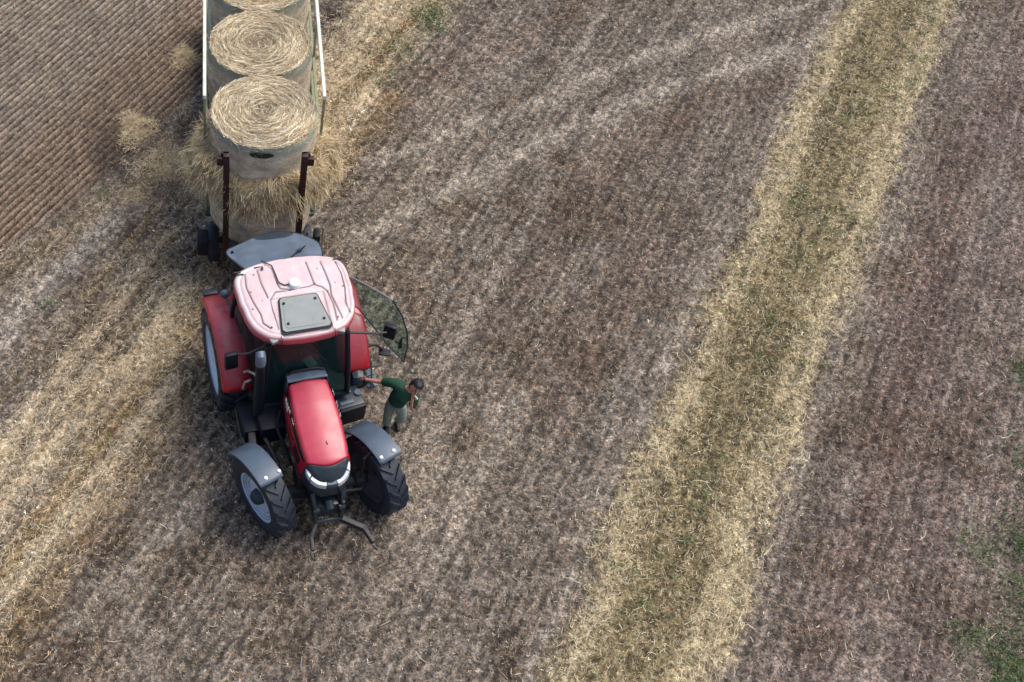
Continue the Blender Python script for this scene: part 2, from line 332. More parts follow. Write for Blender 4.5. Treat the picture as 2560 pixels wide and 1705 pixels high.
col = mixc(col, C(144, 136, 124), np.clip(stp*.7*np.where(cx < 0, 1, .7)+(N4-.5)*.6, 0, 1))
col = mixc(col, C(94, 82, 69), sstep(.5, .75, N1)*.7*(1-gr2))
col = mixc(col, C(130, 128, 123), gr2*.2)
col = mixc(col, C(100, 83, 72), mar*.35)
col = mixc(col, C(160, 153, 141), pale*.75)
col = mixc(col, C(144, 139, 134), np.clip(track, 0, 1)*sstep(.3, .6, N2*.5+N1*.5)*.85)
col = mixc(col, C(142, 122, 86), gold*.8*(1-till)); col = mixc(col, C(142, 130, 106), tanb*.7*(1-till))
col = mixc(col, C(122, 112, 82), swath*.9)
col = mixc(col, C(182, 170, 138), sedge*.75)
col = mixc(col, C(186, 172, 144), wind*.92)
col = mixc(col, C(122, 98, 60), groove*.8)
wstr = fnoise(uu, along, .24, 3, .55, 6); col = mixc(col, C(128, 108, 78), wind*sstep(.5, .68, wstr)*.5); col = mixc(col, C(190, 178, 152), wind*(1-sstep(.32, .48, wstr))*.45)
tcol = mixc(np.broadcast_to(C(122, 109, 95), GX.shape+(3,)), C(128, 121, 110), sstep(.6, 2.2, td*ts-.6)*.8)
tcol = tcol*(.34+.92*rows[..., None])*(.7+.6*rown[..., None])  # furrow shading painted into the soil colour, troughs darker than ridges
col = mixc(col, C(168, 156, 130), np.exp(-((GX+6.3)**2+(GY-20.6)**2)/.6)*.8)
fine = (.58+.84*N3)*(.84+.32*N5)
blot = sstep(.40, .60, N3*.6+N5*.4)
col = col*fine[..., None]*(.66+.5*blot)[..., None]*(.86+.3*N2)[..., None]
col = col*(1-(1-swath*.6)*(1-wind)*(1-pale*.6)*.33*(1-frow))[..., None]
col = col*(.80+.40*sstep(.3, .7, lst))[..., None]
col = mixc(col, tcol, till)
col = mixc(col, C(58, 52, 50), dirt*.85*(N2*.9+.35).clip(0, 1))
for (x, y, rx, ry) in ((-2.75, 17.0, .28, .35), (-1.95, 19.25, .22, .3), (-2.05, 16.1, .5, .55), (-2.6, 15.2, .3, .25)):
    col = mixc(col, C(160, 146, 118), np.clip(np.exp(-((GX-x)/rx)**2-((GY-y)/ry)**2)*1.2*(N2+.4), 0, .9))
col = mixc(col, C(78, 92, 62), grn*.55)
hgt = (N3-.5)*.05*(1-till*.7)+(N5-.5)*.04*(1-till*.7)+(N1-.5)*.05+swath*(.05+.06*N2)+wind*(.05+.05*N2)-groove*.03+(1-swath)*(1-wind)*(1-till)*frow*.018-pale*.01
hgt = hgt+till*(rows-.5)*.06+till*(rown-.5)*.03+grn*.03+dirt*(N2-.5)*.14
fadeb = sstep(0, .6, np.minimum(np.minimum(GX-X0, X1-GX), np.minimum(GY-Y0, Y1-GY)))
hgt = hgt*fadeb
# extend the same sheet to the horizon with coarse outer rows and columns
ex = np.array([1.5, 5, 15, 50, 150, 500, 1500.])
fx = np.concatenate([X0-ex[::-1], gx, X1+ex]); fy = np.concatenate([Y0-ex[::-1], gy, Y1+ex])
k = len(ex)
FX, FY = np.meshgrid(fx, fy); FZ = np.pad(hgt, k); FC = np.pad(col, ((k, k), (k, k), (0, 0)), mode='edge')
big = np.ones(FX.shape, bool); big[k:-k, k:-k] = False
FC[big] = FC[big]*.35+C(112, 99, 86)*.62*.65
my, mx_ = FX.shape
idx = np.arange(my*mx_).reshape(my, mx_)
F = np.stack([idx[:-1, :-1], idx[:-1, 1:], idx[1:, 1:], idx[1:, :-1]], -1).reshape(-1, 4)
def groundmat():
    m = bpy.data.materials.new('field_soil'); m.use_nodes = True; t = m.node_tree; b = t.nodes['Principled BSDF']; N = t.nodes.new
    a = N('ShaderNodeAttribute'); a.attribute_name = 'Col'; tc = N('ShaderNodeTexCoord')
    def noise(s, d, r=.6):
        n = N('ShaderNodeTexNoise'); n.inputs['Scale'].default_value = s; n.inputs['Detail'].default_value = d; n.inputs['Roughness'].default_value = r; t.links.new(tc.outputs['Object'], n.inputs['Vector']); return n
    n1 = noise(24, 5, .65); n2 = noise(70, 3)
    r1 = N('ShaderNodeMapRange'); r1.inputs[1].default_value = .36; r1.inputs[2].default_value = .66; r1.inputs[3].default_value = .36; r1.inputs[4].default_value = 1.62; t.links.new(n1.outputs[0], r1.inputs[0])
    r2 = N('ShaderNodeMapRange'); r2.inputs[1].default_value = .3; r2.inputs[2].default_value = .7; r2.inputs[3].default_value = .75; r2.inputs[4].default_value = 1.25; t.links.new(n2.outputs[0], r2.inputs[0])
    mu = N('ShaderNodeMath'); mu.operation = 'MULTIPLY'; t.links.new(r1.outputs[0], mu.inputs[0]); t.links.new(r2.outputs[0], mu.inputs[1])
    mx = N('ShaderNodeMix'); mx.data_type = 'RGBA'; mx.blend_type = 'MULTIPLY'; mx.inputs[0].default_value = 1; t.links.new(a.outputs[0], mx.inputs[6]); t.links.new(mu.outputs[0], mx.inputs[7])
    # hue variation, reddish crumbs / grey clods
    n3 = noise(17, 4); r3 = N('ShaderNodeMapRange'); r3.inputs[1].default_value = .35; r3.inputs[2].default_value = .65; t.links.new(n3.outputs[0], r3.inputs[0])
    m3 = N('ShaderNodeMix'); m3.data_type = 'RGBA'; m3.inputs[6].default_value = (1.12, .97, .86, 1); m3.inputs[7].default_value = (.92, 1.0, 1.08, 1); t.links.new(r3.outputs[0], m3.inputs[0])
    m4 = N('ShaderNodeMix'); m4.data_type = 'RGBA'; m4.blend_type = 'MULTIPLY'; m4.inputs[0].default_value = 1; t.links.new(mx.outputs[2], m4.inputs[6]); t.links.new(m3.outputs[2], m4.inputs[7])
    t.links.new(m4.outputs[2], b.inputs['Base Color']); b.inputs['Roughness'].default_value = .92; b.inputs['Specular IOR Level'].default_value = .2
    bp = N('ShaderNodeBump'); bp.inputs['Strength'].default_value = .8; bp.inputs['Distance'].default_value = .02; t.links.new(n1.outputs[0], bp.inputs['Height']); t.links.new(bp.outputs[0], b.inputs['Normal'])
    return m
ground = np_mesh('ground', np.stack([FX, FY, FZ], -1).reshape(-1, 3), F, FC.reshape(-1, 3), groundmat(), smooth=True)
tag(ground, kind='structure')

# ------------------------------------------------------------------ straw, stubble and grass lying on the ground
def gi(x, y):
    i = np.clip(((y-Y0)/DG).astype(int), 0, ny-1); j = np.clip(((x-X0)/DG).astype(int), 0, nx-1); return i, j
def visible(x, y):
    """the wedge of ground in front of the camera plus a margin"""
    yy = (y-5)/(23-5); return (x > -4.6-2.4*yy) & (x < 12.2+6*yy) & (y > 5) & (y < 24.2)
def sample(n, dens):
    out_x = []; out_y = []; tot = 0
    while tot < n:
        x = rng.uniform(X0+.4, X1-.4, n*3); y = rng.uniform(Y0+.4, Y1-.4, n*3); m = visible(x, y); x, y = x[m], y[m]
        i, j = gi(x, y); m = rng.random(len(x)) < dens[i, j]; out_x.append(x[m]); out_y.append(y[m]); tot += m.sum()
        if dens.max() < .01: break
    return np.concatenate(out_x)[:n], np.concatenate(out_y)[:n]
def blades(name, x, y, z, L, w, az, tilt, cols, mat, parent=None, bend=0):
    """thin flat strips: base point, length, width, azimuth, tilt above the horizontal"""
    n = len(x); d = np.stack([np.cos(az)*np.cos(tilt), np.sin(az)*np.cos(tilt), np.sin(tilt)], -1)
    s = np.stack([-np.sin(az), np.cos(az), np.zeros(n)], -1)
    roll = rng.uniform(-.9, .9, n)[:, None]; upv = np.cross(s, d)*-1
    s = s*np.cos(roll)+upv*np.sin(roll)
    b = np.stack([x, y, z], -1); mid = b+d*(L*.5)[:, None]+s*(rng.normal(0, .06, n)*L*bend)[:, None]; e = b+d*L[:, None]
    hw = (w*.5)[:, None]*s
    V = np.stack([b-hw, b+hw, mid+hw, mid-hw, e+hw*.5, e-hw*.5], 1).reshape(-1, 3)
    o = (np.arange(n)*6)[:, None]
    F = np.concatenate([o+np.array([[0, 1, 2, 3]]), o+np.array([[3, 2, 4, 5]])], 1).reshape(-1, 4)
    cc = np.repeat(cols, 6, axis=0)
    return np_mesh(name, V, F, cc, mat, parent)
def pal(n, cs, jit=.18):
    cs = np.array([srgb(*c)[:3] for c in cs]); c = cs[rng.integers(0, len(cs), n)]; return c*rng.uniform(1-jit, 1+jit, (n, 1))
gz = lambda x, y: hgt[gi(x, y)]
# long straws in the swath and windrow
dens = np.clip(swath*.14+sedge*.32+.10*np.exp(-(np.minimum(np.abs(sa), np.abs(sb))/.35)**2)+wind*.85+gold*.25+tanb*.2+.012+dirt*.12, 0, 1)*(1-till*.95)
x, y = sample(36000, dens*(.25+.6*(1-sstep(.4, .65, wstr))+.5*sstep(.4, .65, lst))); n = len(x); L = rng.gamma(4, .024, n).clip(.04, .42)
fl = np.where(rng.random(n) < .5, rng.normal(R(62), .5, n), rng.uniform(0, 2*PI, n))
st1 = blades('loose_straw', x, y, gz(x, y)+rng.uniform(.012, .07, n), L, rng.uniform(.004, .008, n), fl, rng.normal(0, .15, n), pal(n, [(212, 200, 170), (194, 178, 146), (222, 212, 186), (174, 154, 118), (156, 138, 106)]), M['fibre'], bend=1)
tag(st1, kind='stuff')
# short stubble and dead plants over the whole field, growing in tufts of one colour
def tufts(name, nt_, dens, k_, Lr, Wr, cols, zup=.0, spread=.018, tl=(.1, 1.0)):
    x, y = sample(nt_, dens); n = len(x); c = cols(x, y, n)
    br = rng.lognormal(-.03, .33, (n, 1)); c = c*br
    big = rng.uniform(.6, 1.25, n)
    rp = lambda a: np.repeat(a, k_, axis=0)
    az = rng.uniform(0, 2*PI, n*k_); X = rp(x)+np.cos(az)*rng.uniform(0, spread, n*k_); Y = rp(y)+np.sin(az)*rng.uniform(0, spread, n*k_)
    return blades(name, X, Y, rp(gz(x, y))+rng.uniform(-.004, .012, n*k_)+zup, rng.uniform(*Lr, n*k_)*rp(big), rng.uniform(*Wr, n*k_), az+rng.normal(0, .8, n*k_), rng.uniform(*tl, n*k_), rp(c)*rng.uniform(.82, 1.18, (n*k_, 1)), M['fibre'], bend=1)
def fieldcol(x, y, n):
    i, j = gi(x, y); sw = swath[i, j]; wd = wind[i, j]; rt = right[i, j]; se = sedge[i, j]
    cb = pal(n, [(140, 126, 106), (164, 151, 130), (110, 93, 80), (184, 172, 152), (152, 138, 124), (120, 107, 98), (172, 152, 122), (158, 148, 138), (130, 100, 80)], .15)
    cr = pal(n, [(138, 121, 112), (162, 148, 138), (110, 93, 88), (180, 168, 156), (150, 136, 129), (122, 108, 103), (152, 128, 108), (134, 104, 92)], .15)
    cs = pal(n, [(192, 181, 150), (168, 157, 124), (208, 197, 168), (144, 131, 98), (122, 117, 84), (182, 168, 132)], .14)
    ce = pal(n, [(214, 203, 170), (198, 185, 152), (226, 216, 190)], .12)
    cw = pal(n, [(218, 206, 178), (202, 188, 156), (230, 222, 202), (176, 158, 128)], .12); ws_ = wstr[i, j]; cw = cw*(1.1-.3*sstep(.42, .66, ws_))[:, None]*(.78+.42*sstep(.3, .7, lst[i, j]))[:, None]
    r0 = rng.random(n); cb = np.where((r0 < rt)[:, None], cr, cb); cm_ = pal(n, [(122, 96, 82), (104, 80, 70), (140, 112, 94), (112, 88, 80)], .15); cb = np.where((rng.random(n) < mar[i, j]*.45)[:, None], cm_, cb); cp_ = pal(n, [(178, 171, 158), (164, 157, 147), (190, 182, 164)], .1); cb = np.where((rng.random(n) < pale[i, j]*.7)[:, None], cp_, cb)
    cs = cs*(.84+.36*sstep(.3, .7, lst[i, j]))[:, None]*(1-.13*(1-se))[:, None]
    cb = np.where((rng.random(n) < sw)[:, None], cs, cb); cb = np.where((rng.random(n) < se*.8)[:, None], ce, cb); cg_ = pal(n, [(160, 136, 92), (178, 154, 108), (140, 114, 72), (192, 172, 130)], .12); cb = np.where((rng.random(n) < gold[i, j]*.8)[:, None], cg_, cb); return np.where((rng.random(n) < wd)[:, None], cw, cb)
dens = np.clip((1-wind*.5)*(1-till*.86)*(1-np.clip(track, 0, 1)*.5)*(1-dirt*.7)*(1-gr2*.35*(1-swath))*(.25+1.1*sstep(.35, .6, N3*.5+N5*.5))*(1-(1-frow)*.65*(1-swath*.7)*(1-wind)), 0, 1)
st2 = tufts('stubble', 120000, dens, 4, (.018, .044), (.006, .011), fieldcol, spread=.014)
tag(st2, kind='stuff')
dens = np.clip(grn*1.2, 0, 1)
x, y = sample(12000, dens); n = len(x)
st3 = blades('grass', x, y, gz(x, y), rng.uniform(.03, .1, n), rng.uniform(.006, .014, n), rng.uniform(0, 2*PI, n), rng.uniform(.3, 1.3, n), pal(n, [(84, 120, 66), (104, 138, 80), (72, 98, 62), (124, 134, 92), (140, 136, 104)], .25), M['fibre'], bend=1)
tag(st3, kind='stuff')

# ------------------------------------------------------------------ tractor
TA = R(15.0966)
tr = empty('tractor', (.3639, 11.0773, 0), TA, label='red tractor with pale dusty roof, open glass door and empty front linkage', cat='tractor')
V = lambda r, f, z: Vector((-r, -f, z))     # r: towards the tractor's right, f: forward

def wheel(name, c, rad, hw, rimr, steer, right, front):
    root = MBR = None
    ang = steer
    Mx = Matrix.Translation(V(*c)) @ Matrix.Rotation(ang, 4, 'Z')     # local +X = tractor left
    out = -1 if right else 1                                           # outer direction along local X
    pr = [(rimr+.005, -hw*.86), (rimr+.03, -hw*.98), (rad*.80, -hw*1.03), (rad*.93, -hw*.95), (rad-.045, -hw*.8), (rad-.032, 0), (rad-.045, hw*.8), (rad*.93, hw*.95), (rad*.80, hw*1.03), (rimr+.03, hw*.98), (rimr+.005, hw*.86)]
    e = empty(name); e.parent = tr
    mb = MB(); mb.lathe(pr, Mx, 64)
    nl = 20 if front else 24
    for k_ in range(nl):          # lugs, each a swept bar from the shoulder to the centre
        for sd_ in (-1, 1):
            t0 = 2*PI*(k_+(.5 if sd_ > 0 else 0))/nl; pts = []
            for q in range(6):
                u = q/5; axl = sd_*hw*(1.02-1.0*u); tt = t0+out*0+u*.30*(.62/rad)
                rr_ = (rad+.0 if u > .15 else rad-.035)
                pts.append((axl, tt, rr_))
            vs = []; 
            for (axl, tt, rr_) in pts:
                for (dt, dr) in ((-.028/rad, -.05), (-.018/rad, 0), (.018/rad, 0), (.028/rad, -.05)):
                    t_ = tt+dt; r_ = rr_+dr; vs.append(Mx @ Vector((axl, r_*math.cos(t_), r_*math.sin(t_))))
            fs = [(4*i+a, 4*i+a+1, 4*i+a+5, 4*i+a+4) for i in range(5) for a in range(3)]+[(0, 1, 2, 3), (23, 22, 21, 20)]
            mb.add(vs, fs)
    mb.build('tyre', M['tyre'], e)
    o_ = out
    pr = [(rimr+.012, o_*hw*.90), (rimr+.014, o_*hw*.80), (rimr-.02, o_*hw*.74), (rimr-.035, o_*hw*.70), (rimr-.05, o_*hw*.58), (rimr-.075, o_*hw*.56), (rimr-.09, o_*hw*.46), (rimr*.7, o_*hw*.40), (rimr*.55, o_*hw*.44), (rimr*.2, o_*hw*.46), (0.001, o_*hw*.46)]
    MB().lathe(pr, Mx, 64).build('rim', M['rim'], e)
    pr = [(rimr+.012, -o_*hw*.90), (rimr+.014, -o_*hw*.80), (rimr-.02, -o_*hw*.72), (rimr-.035, -o_*hw*.4), (rimr-.08, -o_*hw*.3), (rimr*.62, o_*hw*.1), (.05, o_*hw*.1)]
    MB().lathe(pr, Mx, 64).build('inner_rim', M['rimin'], e)
    hb = MB().lathe([(.001, o_*hw*(1.2 if front else .8)), (.08, o_*hw*(1.18 if front else .78)), (.11, o_*hw*1.0 if front else o_*hw*.7), (.125, o_*hw*.8 if front else o_*hw*.5), (.14, o_*hw*.3)], Mx, 32)
    for k_ in range(10):
        t_ = 2*PI*k_/10; hb.sphere(Mx @ Vector((o_*hw*.36, .21*math.cos(t_), .21*math.sin(t_))), .016, 5)
    hb.build('hub', M['nose'] if front else M['rim'], e)
    return e, Mx
ST = R(20)
wf1, MxR = wheel('front_wheel', (.885, 2.523, .69), .69, .175, .43, ST, True, True)
wf2, MxL = wheel('front_wheel', (-.885, 2.523, .69), .69, .175, .43, ST, False, True)
wr1, _ = wheel('rear_wheel', (.99, 0, .875), .875, .235, .59, 0, True, False)
wr2, _ = wheel('rear_wheel', (-.99, 0, .875), .875, .235, .59, 0, False, False)

for e_, Mx_, o_ in ((wf1, MxR, -1), (wf2, MxL, 1)):
    for rr_, aa_ in ((.385, .74), (.345, .62), (.29, .50)):
        MB().lathe([(rr_, o_*.175*aa_), (rr_+.006, o_*.175*(aa_+.05)), (rr_+.012, o_*.175*aa_)], Mx_, 48).build('rim_ring', M['rimdark'], e_)
# chassis, engine, axle
mb = MB()
mb.box(V(0, 1.9, .95), (.50, 1.9, .62), bev=.04); mb.box(V(0, .4, .9), (.46, 1.7, .6), bev=.05)
mb.box(V(0, .75, 1.18), (1.15, .9, .12), bev=.03)
for s_ in (-1, 1):
    mb.tube([V(s_*.2, 0, .875), V(s_*.5, 0, .875), V(s_*.92, 0, .875)], [.2, .15, .11], 16)
    mb.box(V(s_*.30, 1.9, 1.12), (.10, 1.1, .22), bev=.02)
    mb.tube([V(s_*.33, 1.5, 1.3), V(s_*.36, 1.75, 1.2), V(s_*.33, 2.1, 1.25), V(s_*.36, 2.4, 1.15)], .025, 8)
mb.build('chassis', M['iron'], tr)
mb = MB()
mb.tube([V(-.8, 2.523, .66), V(-.45, 2.523, .6), V(0, 2.523, .56), V(.45, 2.523, .6), V(.8, 2.523, .66)], [.09, .1, .16, .1, .09], 14)
for s_ in (-1, 1):
    mb.sphere(V(s_*.66, 2.523, .66), .14, 10)
    mb.tube([V(s_*.10, 2.70, .66), V(s_*.62, 2.74, .68)], .028, 8)
    mb.tube([V(s_*.62, 2.74, .68), V(s_*.72, 2.60, .68)], .03, 8)
    mb.box(V(s_*.34, 2.45, .95), (.12, .3, .35), bev=.03)
mb.build('front_axle', M['iron'], tr)

# hood and nose: one swept section; the seam between them bends back at the shoulders
def hood_half(f):
    return np.interp(f, [1.40, 1.7, 2.1, 2.5, 2.72, 2.86, 2.95, 3.0], [.265, .292, .312, .305, .280, .215, .13, .05])
def hood_top(f):
    return np.interp(f, [1.40, 1.8, 2.3, 2.6, 2.74, 2.84, 2.92, 2.99], [1.935, 1.905, 1.835, 1.775, 1.735, 1.68, 1.60, 1.50])
def hood_pt(f, u):
    """u in 0..1 from the right skirt over the top to the left skirt"""
    w = hood_half(f)+.035; zt = hood_top(f); zb = np.interp(f, [1.4, 2.0, 2.6, 3.0], [1.36, 1.30, 1.22, 1.18])
    a = abs(u-.5)*2; s_ = 1 if u < .5 else -1
    if a < .5:
        t_ = a/.5; r_ = t_*(w-.075); z_ = zt-.030*t_**2
    elif a < .66:
        q = (a-.5)/.16*PI/2; r_ = w-.075+.075*math.sin(q); z_ = zt-.030-.075*(1-math.cos(q))
    else:
        q = (a-.66)/.34; r_ = w+.072*min(1, q*1.8)-.02*q; z_ = (zt-.105)*(1-q)+zb*q
    return V(s_*r_, f, z_)
def seam(u):
    a = abs(u-.5)*2
    return 2.80-.10*min(1, (a/.62))**2.2 - (0 if a < .62 else .02*(a-.62)/.38)
def loft(fn, n1_, n2_, name, mat, thick=0, parent=tr):
    vs = [fn(i/n1_, j/n2_) for i in range(n1_+1) for j in range(n2_+1)]
    fs = [(i*(n2_+1)+j, i*(n2_+1)+j+1, (i+1)*(n2_+1)+j+1, (i+1)*(n2_+1)+j) for i in range(n1_) for j in range(n2_)]
    o = MB().add(vs, fs).build(name, mat, parent, 40)
    if thick:
        m = o.modifiers.new('s', 'SOLIDIFY'); m.thickness = thick; m.offset = 0
    return o
hood = loft(lambda t_, u: hood_pt(1.42+(seam(u)-1.42)*t_, u), 40, 64, 'hood', M['redhood'], .012)
nose = loft(lambda t_, u: hood_pt(seam(u)+.004+(3.0-seam(u))*t_, u)-Vector((0, 0, .003)), 16, 64, 'nose', M['nose'], .012)
# raised crease lines, badge, latch
MB().box(V(-.03, 2.45, hood_top(2.45)+.004), (.014, .11, .006), Matrix.Rotation(R(8), 3, 'Z')).build('latch_slot', M['seal'], hood)
# headlight band, following the nose
def lightband(u0, u1, name, mat, grow=.014, z0=1.505, z1=1.41):
    pts = []; n_ = 10
    for i in range(n_+1):
        a = u0+(u1-u0)*i/n_
        r_ = .318*math.sin(a); f_ = 2.715+.295*max(math.cos(a), 0)**.8
        zz = z0+.085*(abs(math.sin(a))**4)
        nrm = Vector((-math.sin(a), -math.cos(a), 0))*grow
        pts.append((V(r_, f_, zz)+nrm, V(r_*1.03, f_+.004, zz-.09)+nrm, V(r_*.9, f_-.04, zz-.09), V(r_*.88, f_-.04, zz+.01)))
    vs = [p for q in pts for p in q]; fs = [(4*i+a, 4*i+(a+1) % 4, 4*i+4+(a+1) % 4, 4*i+4+a) for i in range(n_) for a in range(4)]+[(0, 1, 2, 3), (4*n_+3, 4*n_+2, 4*n_+1, 4*n_)]
    return MB().add(vs, fs).build(name, mat, nose)
lightband(R(14), R(62), 'headlight', M['lamp']); lightband(R(66), R(96), 'headlight', M['lamp'])
lightband(-R(62), -R(18), 'headlight', M['lamp']); lightband(-R(96), -R(66), 'headlight', M['lamp'])
lightband(-R(16), R(12), 'badge', M['plastic'], .008)
# dark band under the headlights and the linkage chin
mb = MB(); mb.prism([V(.29, 2.60, 1.405), V(.27, 2.84, 1.405), V(.13, 2.975, 1.405), V(-.13, 2.975, 1.405), V(-.27, 2.84, 1.405), V(-.29, 2.60, 1.405)], 0, (0, 0, -.30)); mb.build('lower_grille', M['nose'], tr)
# side strips, vents, lettering
def side_r(f, z):
    zt = hood_top(f)-.105; zb = np.interp(f, [1.4, 2.0, 2.6, 3.0], [1.36, 1.30, 1.22, 1.18]); q = min(max((zt-z)/(zt-zb), 0), 1)
    return hood_half(f)+.035+.072*min(1, q*1.8)-.02*q
def side_strip(s_, f0, f1, z0, z1, mat, name, off=.048):
    vs = []
    for f in np.linspace(f0, f1, 8):
        dz = -(f-f0)*.10; wa_ = side_r(f, z1+dz)+.010; wb_ = side_r(f, z0+dz)+.010
        vs += [V(s_*wa_, f, z1+dz), V(s_*wb_, f, z0+dz), V(s_*(wb_-.02), f, z0+dz), V(s_*(wa_-.02), f, z1+dz)]
    fs = [(4*i+a, 4*i+(a+1) % 4, 4*i+4+(a+1) % 4, 4*i+4+a) for i in range(7) for a in range(4)]+[(0, 1, 2, 3), (31, 30, 29, 28)]
    return MB().add(vs, fs).build(name, mat, hood)
def text_mesh(txt, size, name, mat, mw, parent, ext=.002):
    cu = bpy.data.curves.new('t', 'FONT'); cu.body = txt; cu.size = size; cu.extrude = ext; cu.offset = size*.02; cu.space_character = 1.25; cu.align_x = 'CENTER'
    ob = bpy.data.objects.new('t', cu); COL.objects.link(ob); bpy.context.view_layer.update()
    me = bpy.data.meshes.new_from_object(ob.evaluated_get(bpy.context.evaluated_depsgraph_get())); bpy.data.objects.remove(ob)
    me.transform(mw); me.name = name; me.materials.clear(); return mesh_obj(name, me, mat, parent)
for s_ in (1, -1):
    side_strip(s_, 1.46, 2.62, 1.735, 1.815, M['black'], 'side_strip')
    for q in range(3): side_strip(s_, 1.55+q*.36, 1.83+q*.36, 1.46, 1.60, M['black'], 'side_vent', .044)
    side_strip(s_, 1.50, 1.72, 1.64, 1.70, M['white'], 'number_plate', .052)
    fc = 1.80; ax = V(0, s_, 0)-V(0, 0, 0); zu = Vector((0, 0, 1)); nn = V(s_, 0, 0)
    w = side_r(fc, 1.75)+.022
    mw = Matrix((ax, zu, nn)).transposed().to_4x4(); mw.translation = V(s_*w, fc, 1.722)
    for tx_, sh_ in (('CASE', -.11), ('IH', .20)):
        m2 = mw.copy(); m2.translation = mw.translation+ax*sh_; text_mesh(tx_, .105, 'lettering', M['white'], m2, hood)
# cowl between hood and windscreen
def cowl_pt(t_, u):
    f = 1.24+.17*t_; a = (u-.5)*2; w = .30+.02*t_
    x = w*math.copysign(min(abs(a)*1.6, 1), a); z = 1.955-.01*t_ if abs(a) < .6 else 1.955-(abs(a)-.6)/.4*.6
    return V(-x, f, z-.02*abs(a))
loft(cowl_pt, 4, 30, 'cowl', M['plastic'], .02)
mb = MB(); mb.tube([V(.36, 1.42, 1.35), V(.335, 1.36, 1.75), V(.30, 1.28, 1.93), V(.2, 1.25, 1.985), V(-.2, 1.25, 1.985), V(-.30, 1.28, 1.93), V(-.335, 1.36, 1.75), V(-.36, 1.42, 1.35)], .022, 8); mb.build('cowl_seal', M['seal'], tr)

# ---- cab
cab = MB()
A = {}
for s_ in (1, -1):
    k_ = .56 if s_ > 0 else .62
    A[s_] = (V(s_*k_, 1.16, 2.66), V(s_*(k_+.06), 1.26, 1.9), V(s_*(k_+.10), 1.28, 1.22))
    cab.tube(A[s_], [.038, .04, .045], 10)
    cab.tube([V(s_*.80, .02, 2.66), V(s_*.86, -.05, 2.0), V(s_*.86, -.05, 1.35)], .04, 10)
    cab.tube([V(s_*.62, -.26, 2.66), V(s_*.68, -.42, 2.0), V(s_*.66, -.42, 1.35)], .04, 10)
cab.tube([V(.66, 1.28, 1.22), V(-.72, 1.28, 1.22)], .045, 10)
cab.box(V(0, .45, 1.22), (1.5, 1.6, .08), bev=.02)
cab.box(V(0, -.4, 1.45), (1.3, .08, .5), bev=.02)
for s_ in (-1, 1): cab.box(V(s_*.80, -.15, 1.5), (.08, .6, .55), bev=.02)
cab.tube([V(.60, 1.14, 2.66), V(-.62, 1.14, 2.66), V(-.82, .02, 2.66), V(-.64, -.24, 2.66), V(.64, -.24, 2.66), V(.82, .02, 2.66)], .045, 8, closed=True)
cab.build('cab_frame', M['black'], tr)
def pane(name, q, mat, parent=tr, th=.008):
    a = [Vector(p) for p in q]; nrm = (a[1]-a[0]).cross(a[2]-a[0]).normalized()*th
    return MB().prism(a, 0, nrm).build(name, mat, parent, 0)
pane('windscreen', [A[1][0], A[-1][0], A[-1][2], A[1][2]], M['glass'])
pane('side_window', [V(.60, 1.13, 2.64), V(.79, .05, 2.64), V(.85, 0, 1.38), V(.76, .9, 1.26), V(.67, 1.25, 1.26)], M['glass'])
# cab interior
mb = MB(); mb.box(V(0, .15, 1.62), (.52, .5, .16), bev=.05); mb.box(V(0, -.14, 1.95), (.50, .14, .62), Matrix.Rotation(R(8), 3, 'X'), bev=.05); mb.box(V(.36, .2, 1.80), (.10, .45, .06), bev=.02); mb.box(V(-.36, .1, 1.80), (.10, .4, .06), bev=.02)
seat = mb.build('seat', M['seat'], tr)
mb = MB(); mb.box(V(0, 1.02, 1.62), (.40, .26, .55), Matrix.Rotation(R(-12), 3, 'X'), bev=.05); mb.tube([V(0, .95, 1.85), V(0, .78, 1.98)], .03, 8)
mb.tube([V(.2*math.cos(t_), .76+.17*math.sin(t_), 1.99+.10*math.sin(t_)) for t_ in np.linspace(0, 2*PI, 24, endpoint=False)], .017, 6, closed=True)
mb.box(V(.52, .35, 1.62), (.18, .8, .3), bev=.03)
mb.build('dashboard', M['nose'], tr)
MB().box(V(-.12, 1.08, 1.91), (.16, .2, .006), Matrix.Rotation(R(20), 3, 'Z')).build('paper', pmat('grey_paper', (.4, .45, .42), .8), tr)
# wiper
mb = MB(); mb.tube([V(.02, 1.255, 2.58), V(-.3, 1.285, 2.2), V(-.36, 1.31, 1.7)], .008, 6); mb.build('wiper', M['black'], tr)

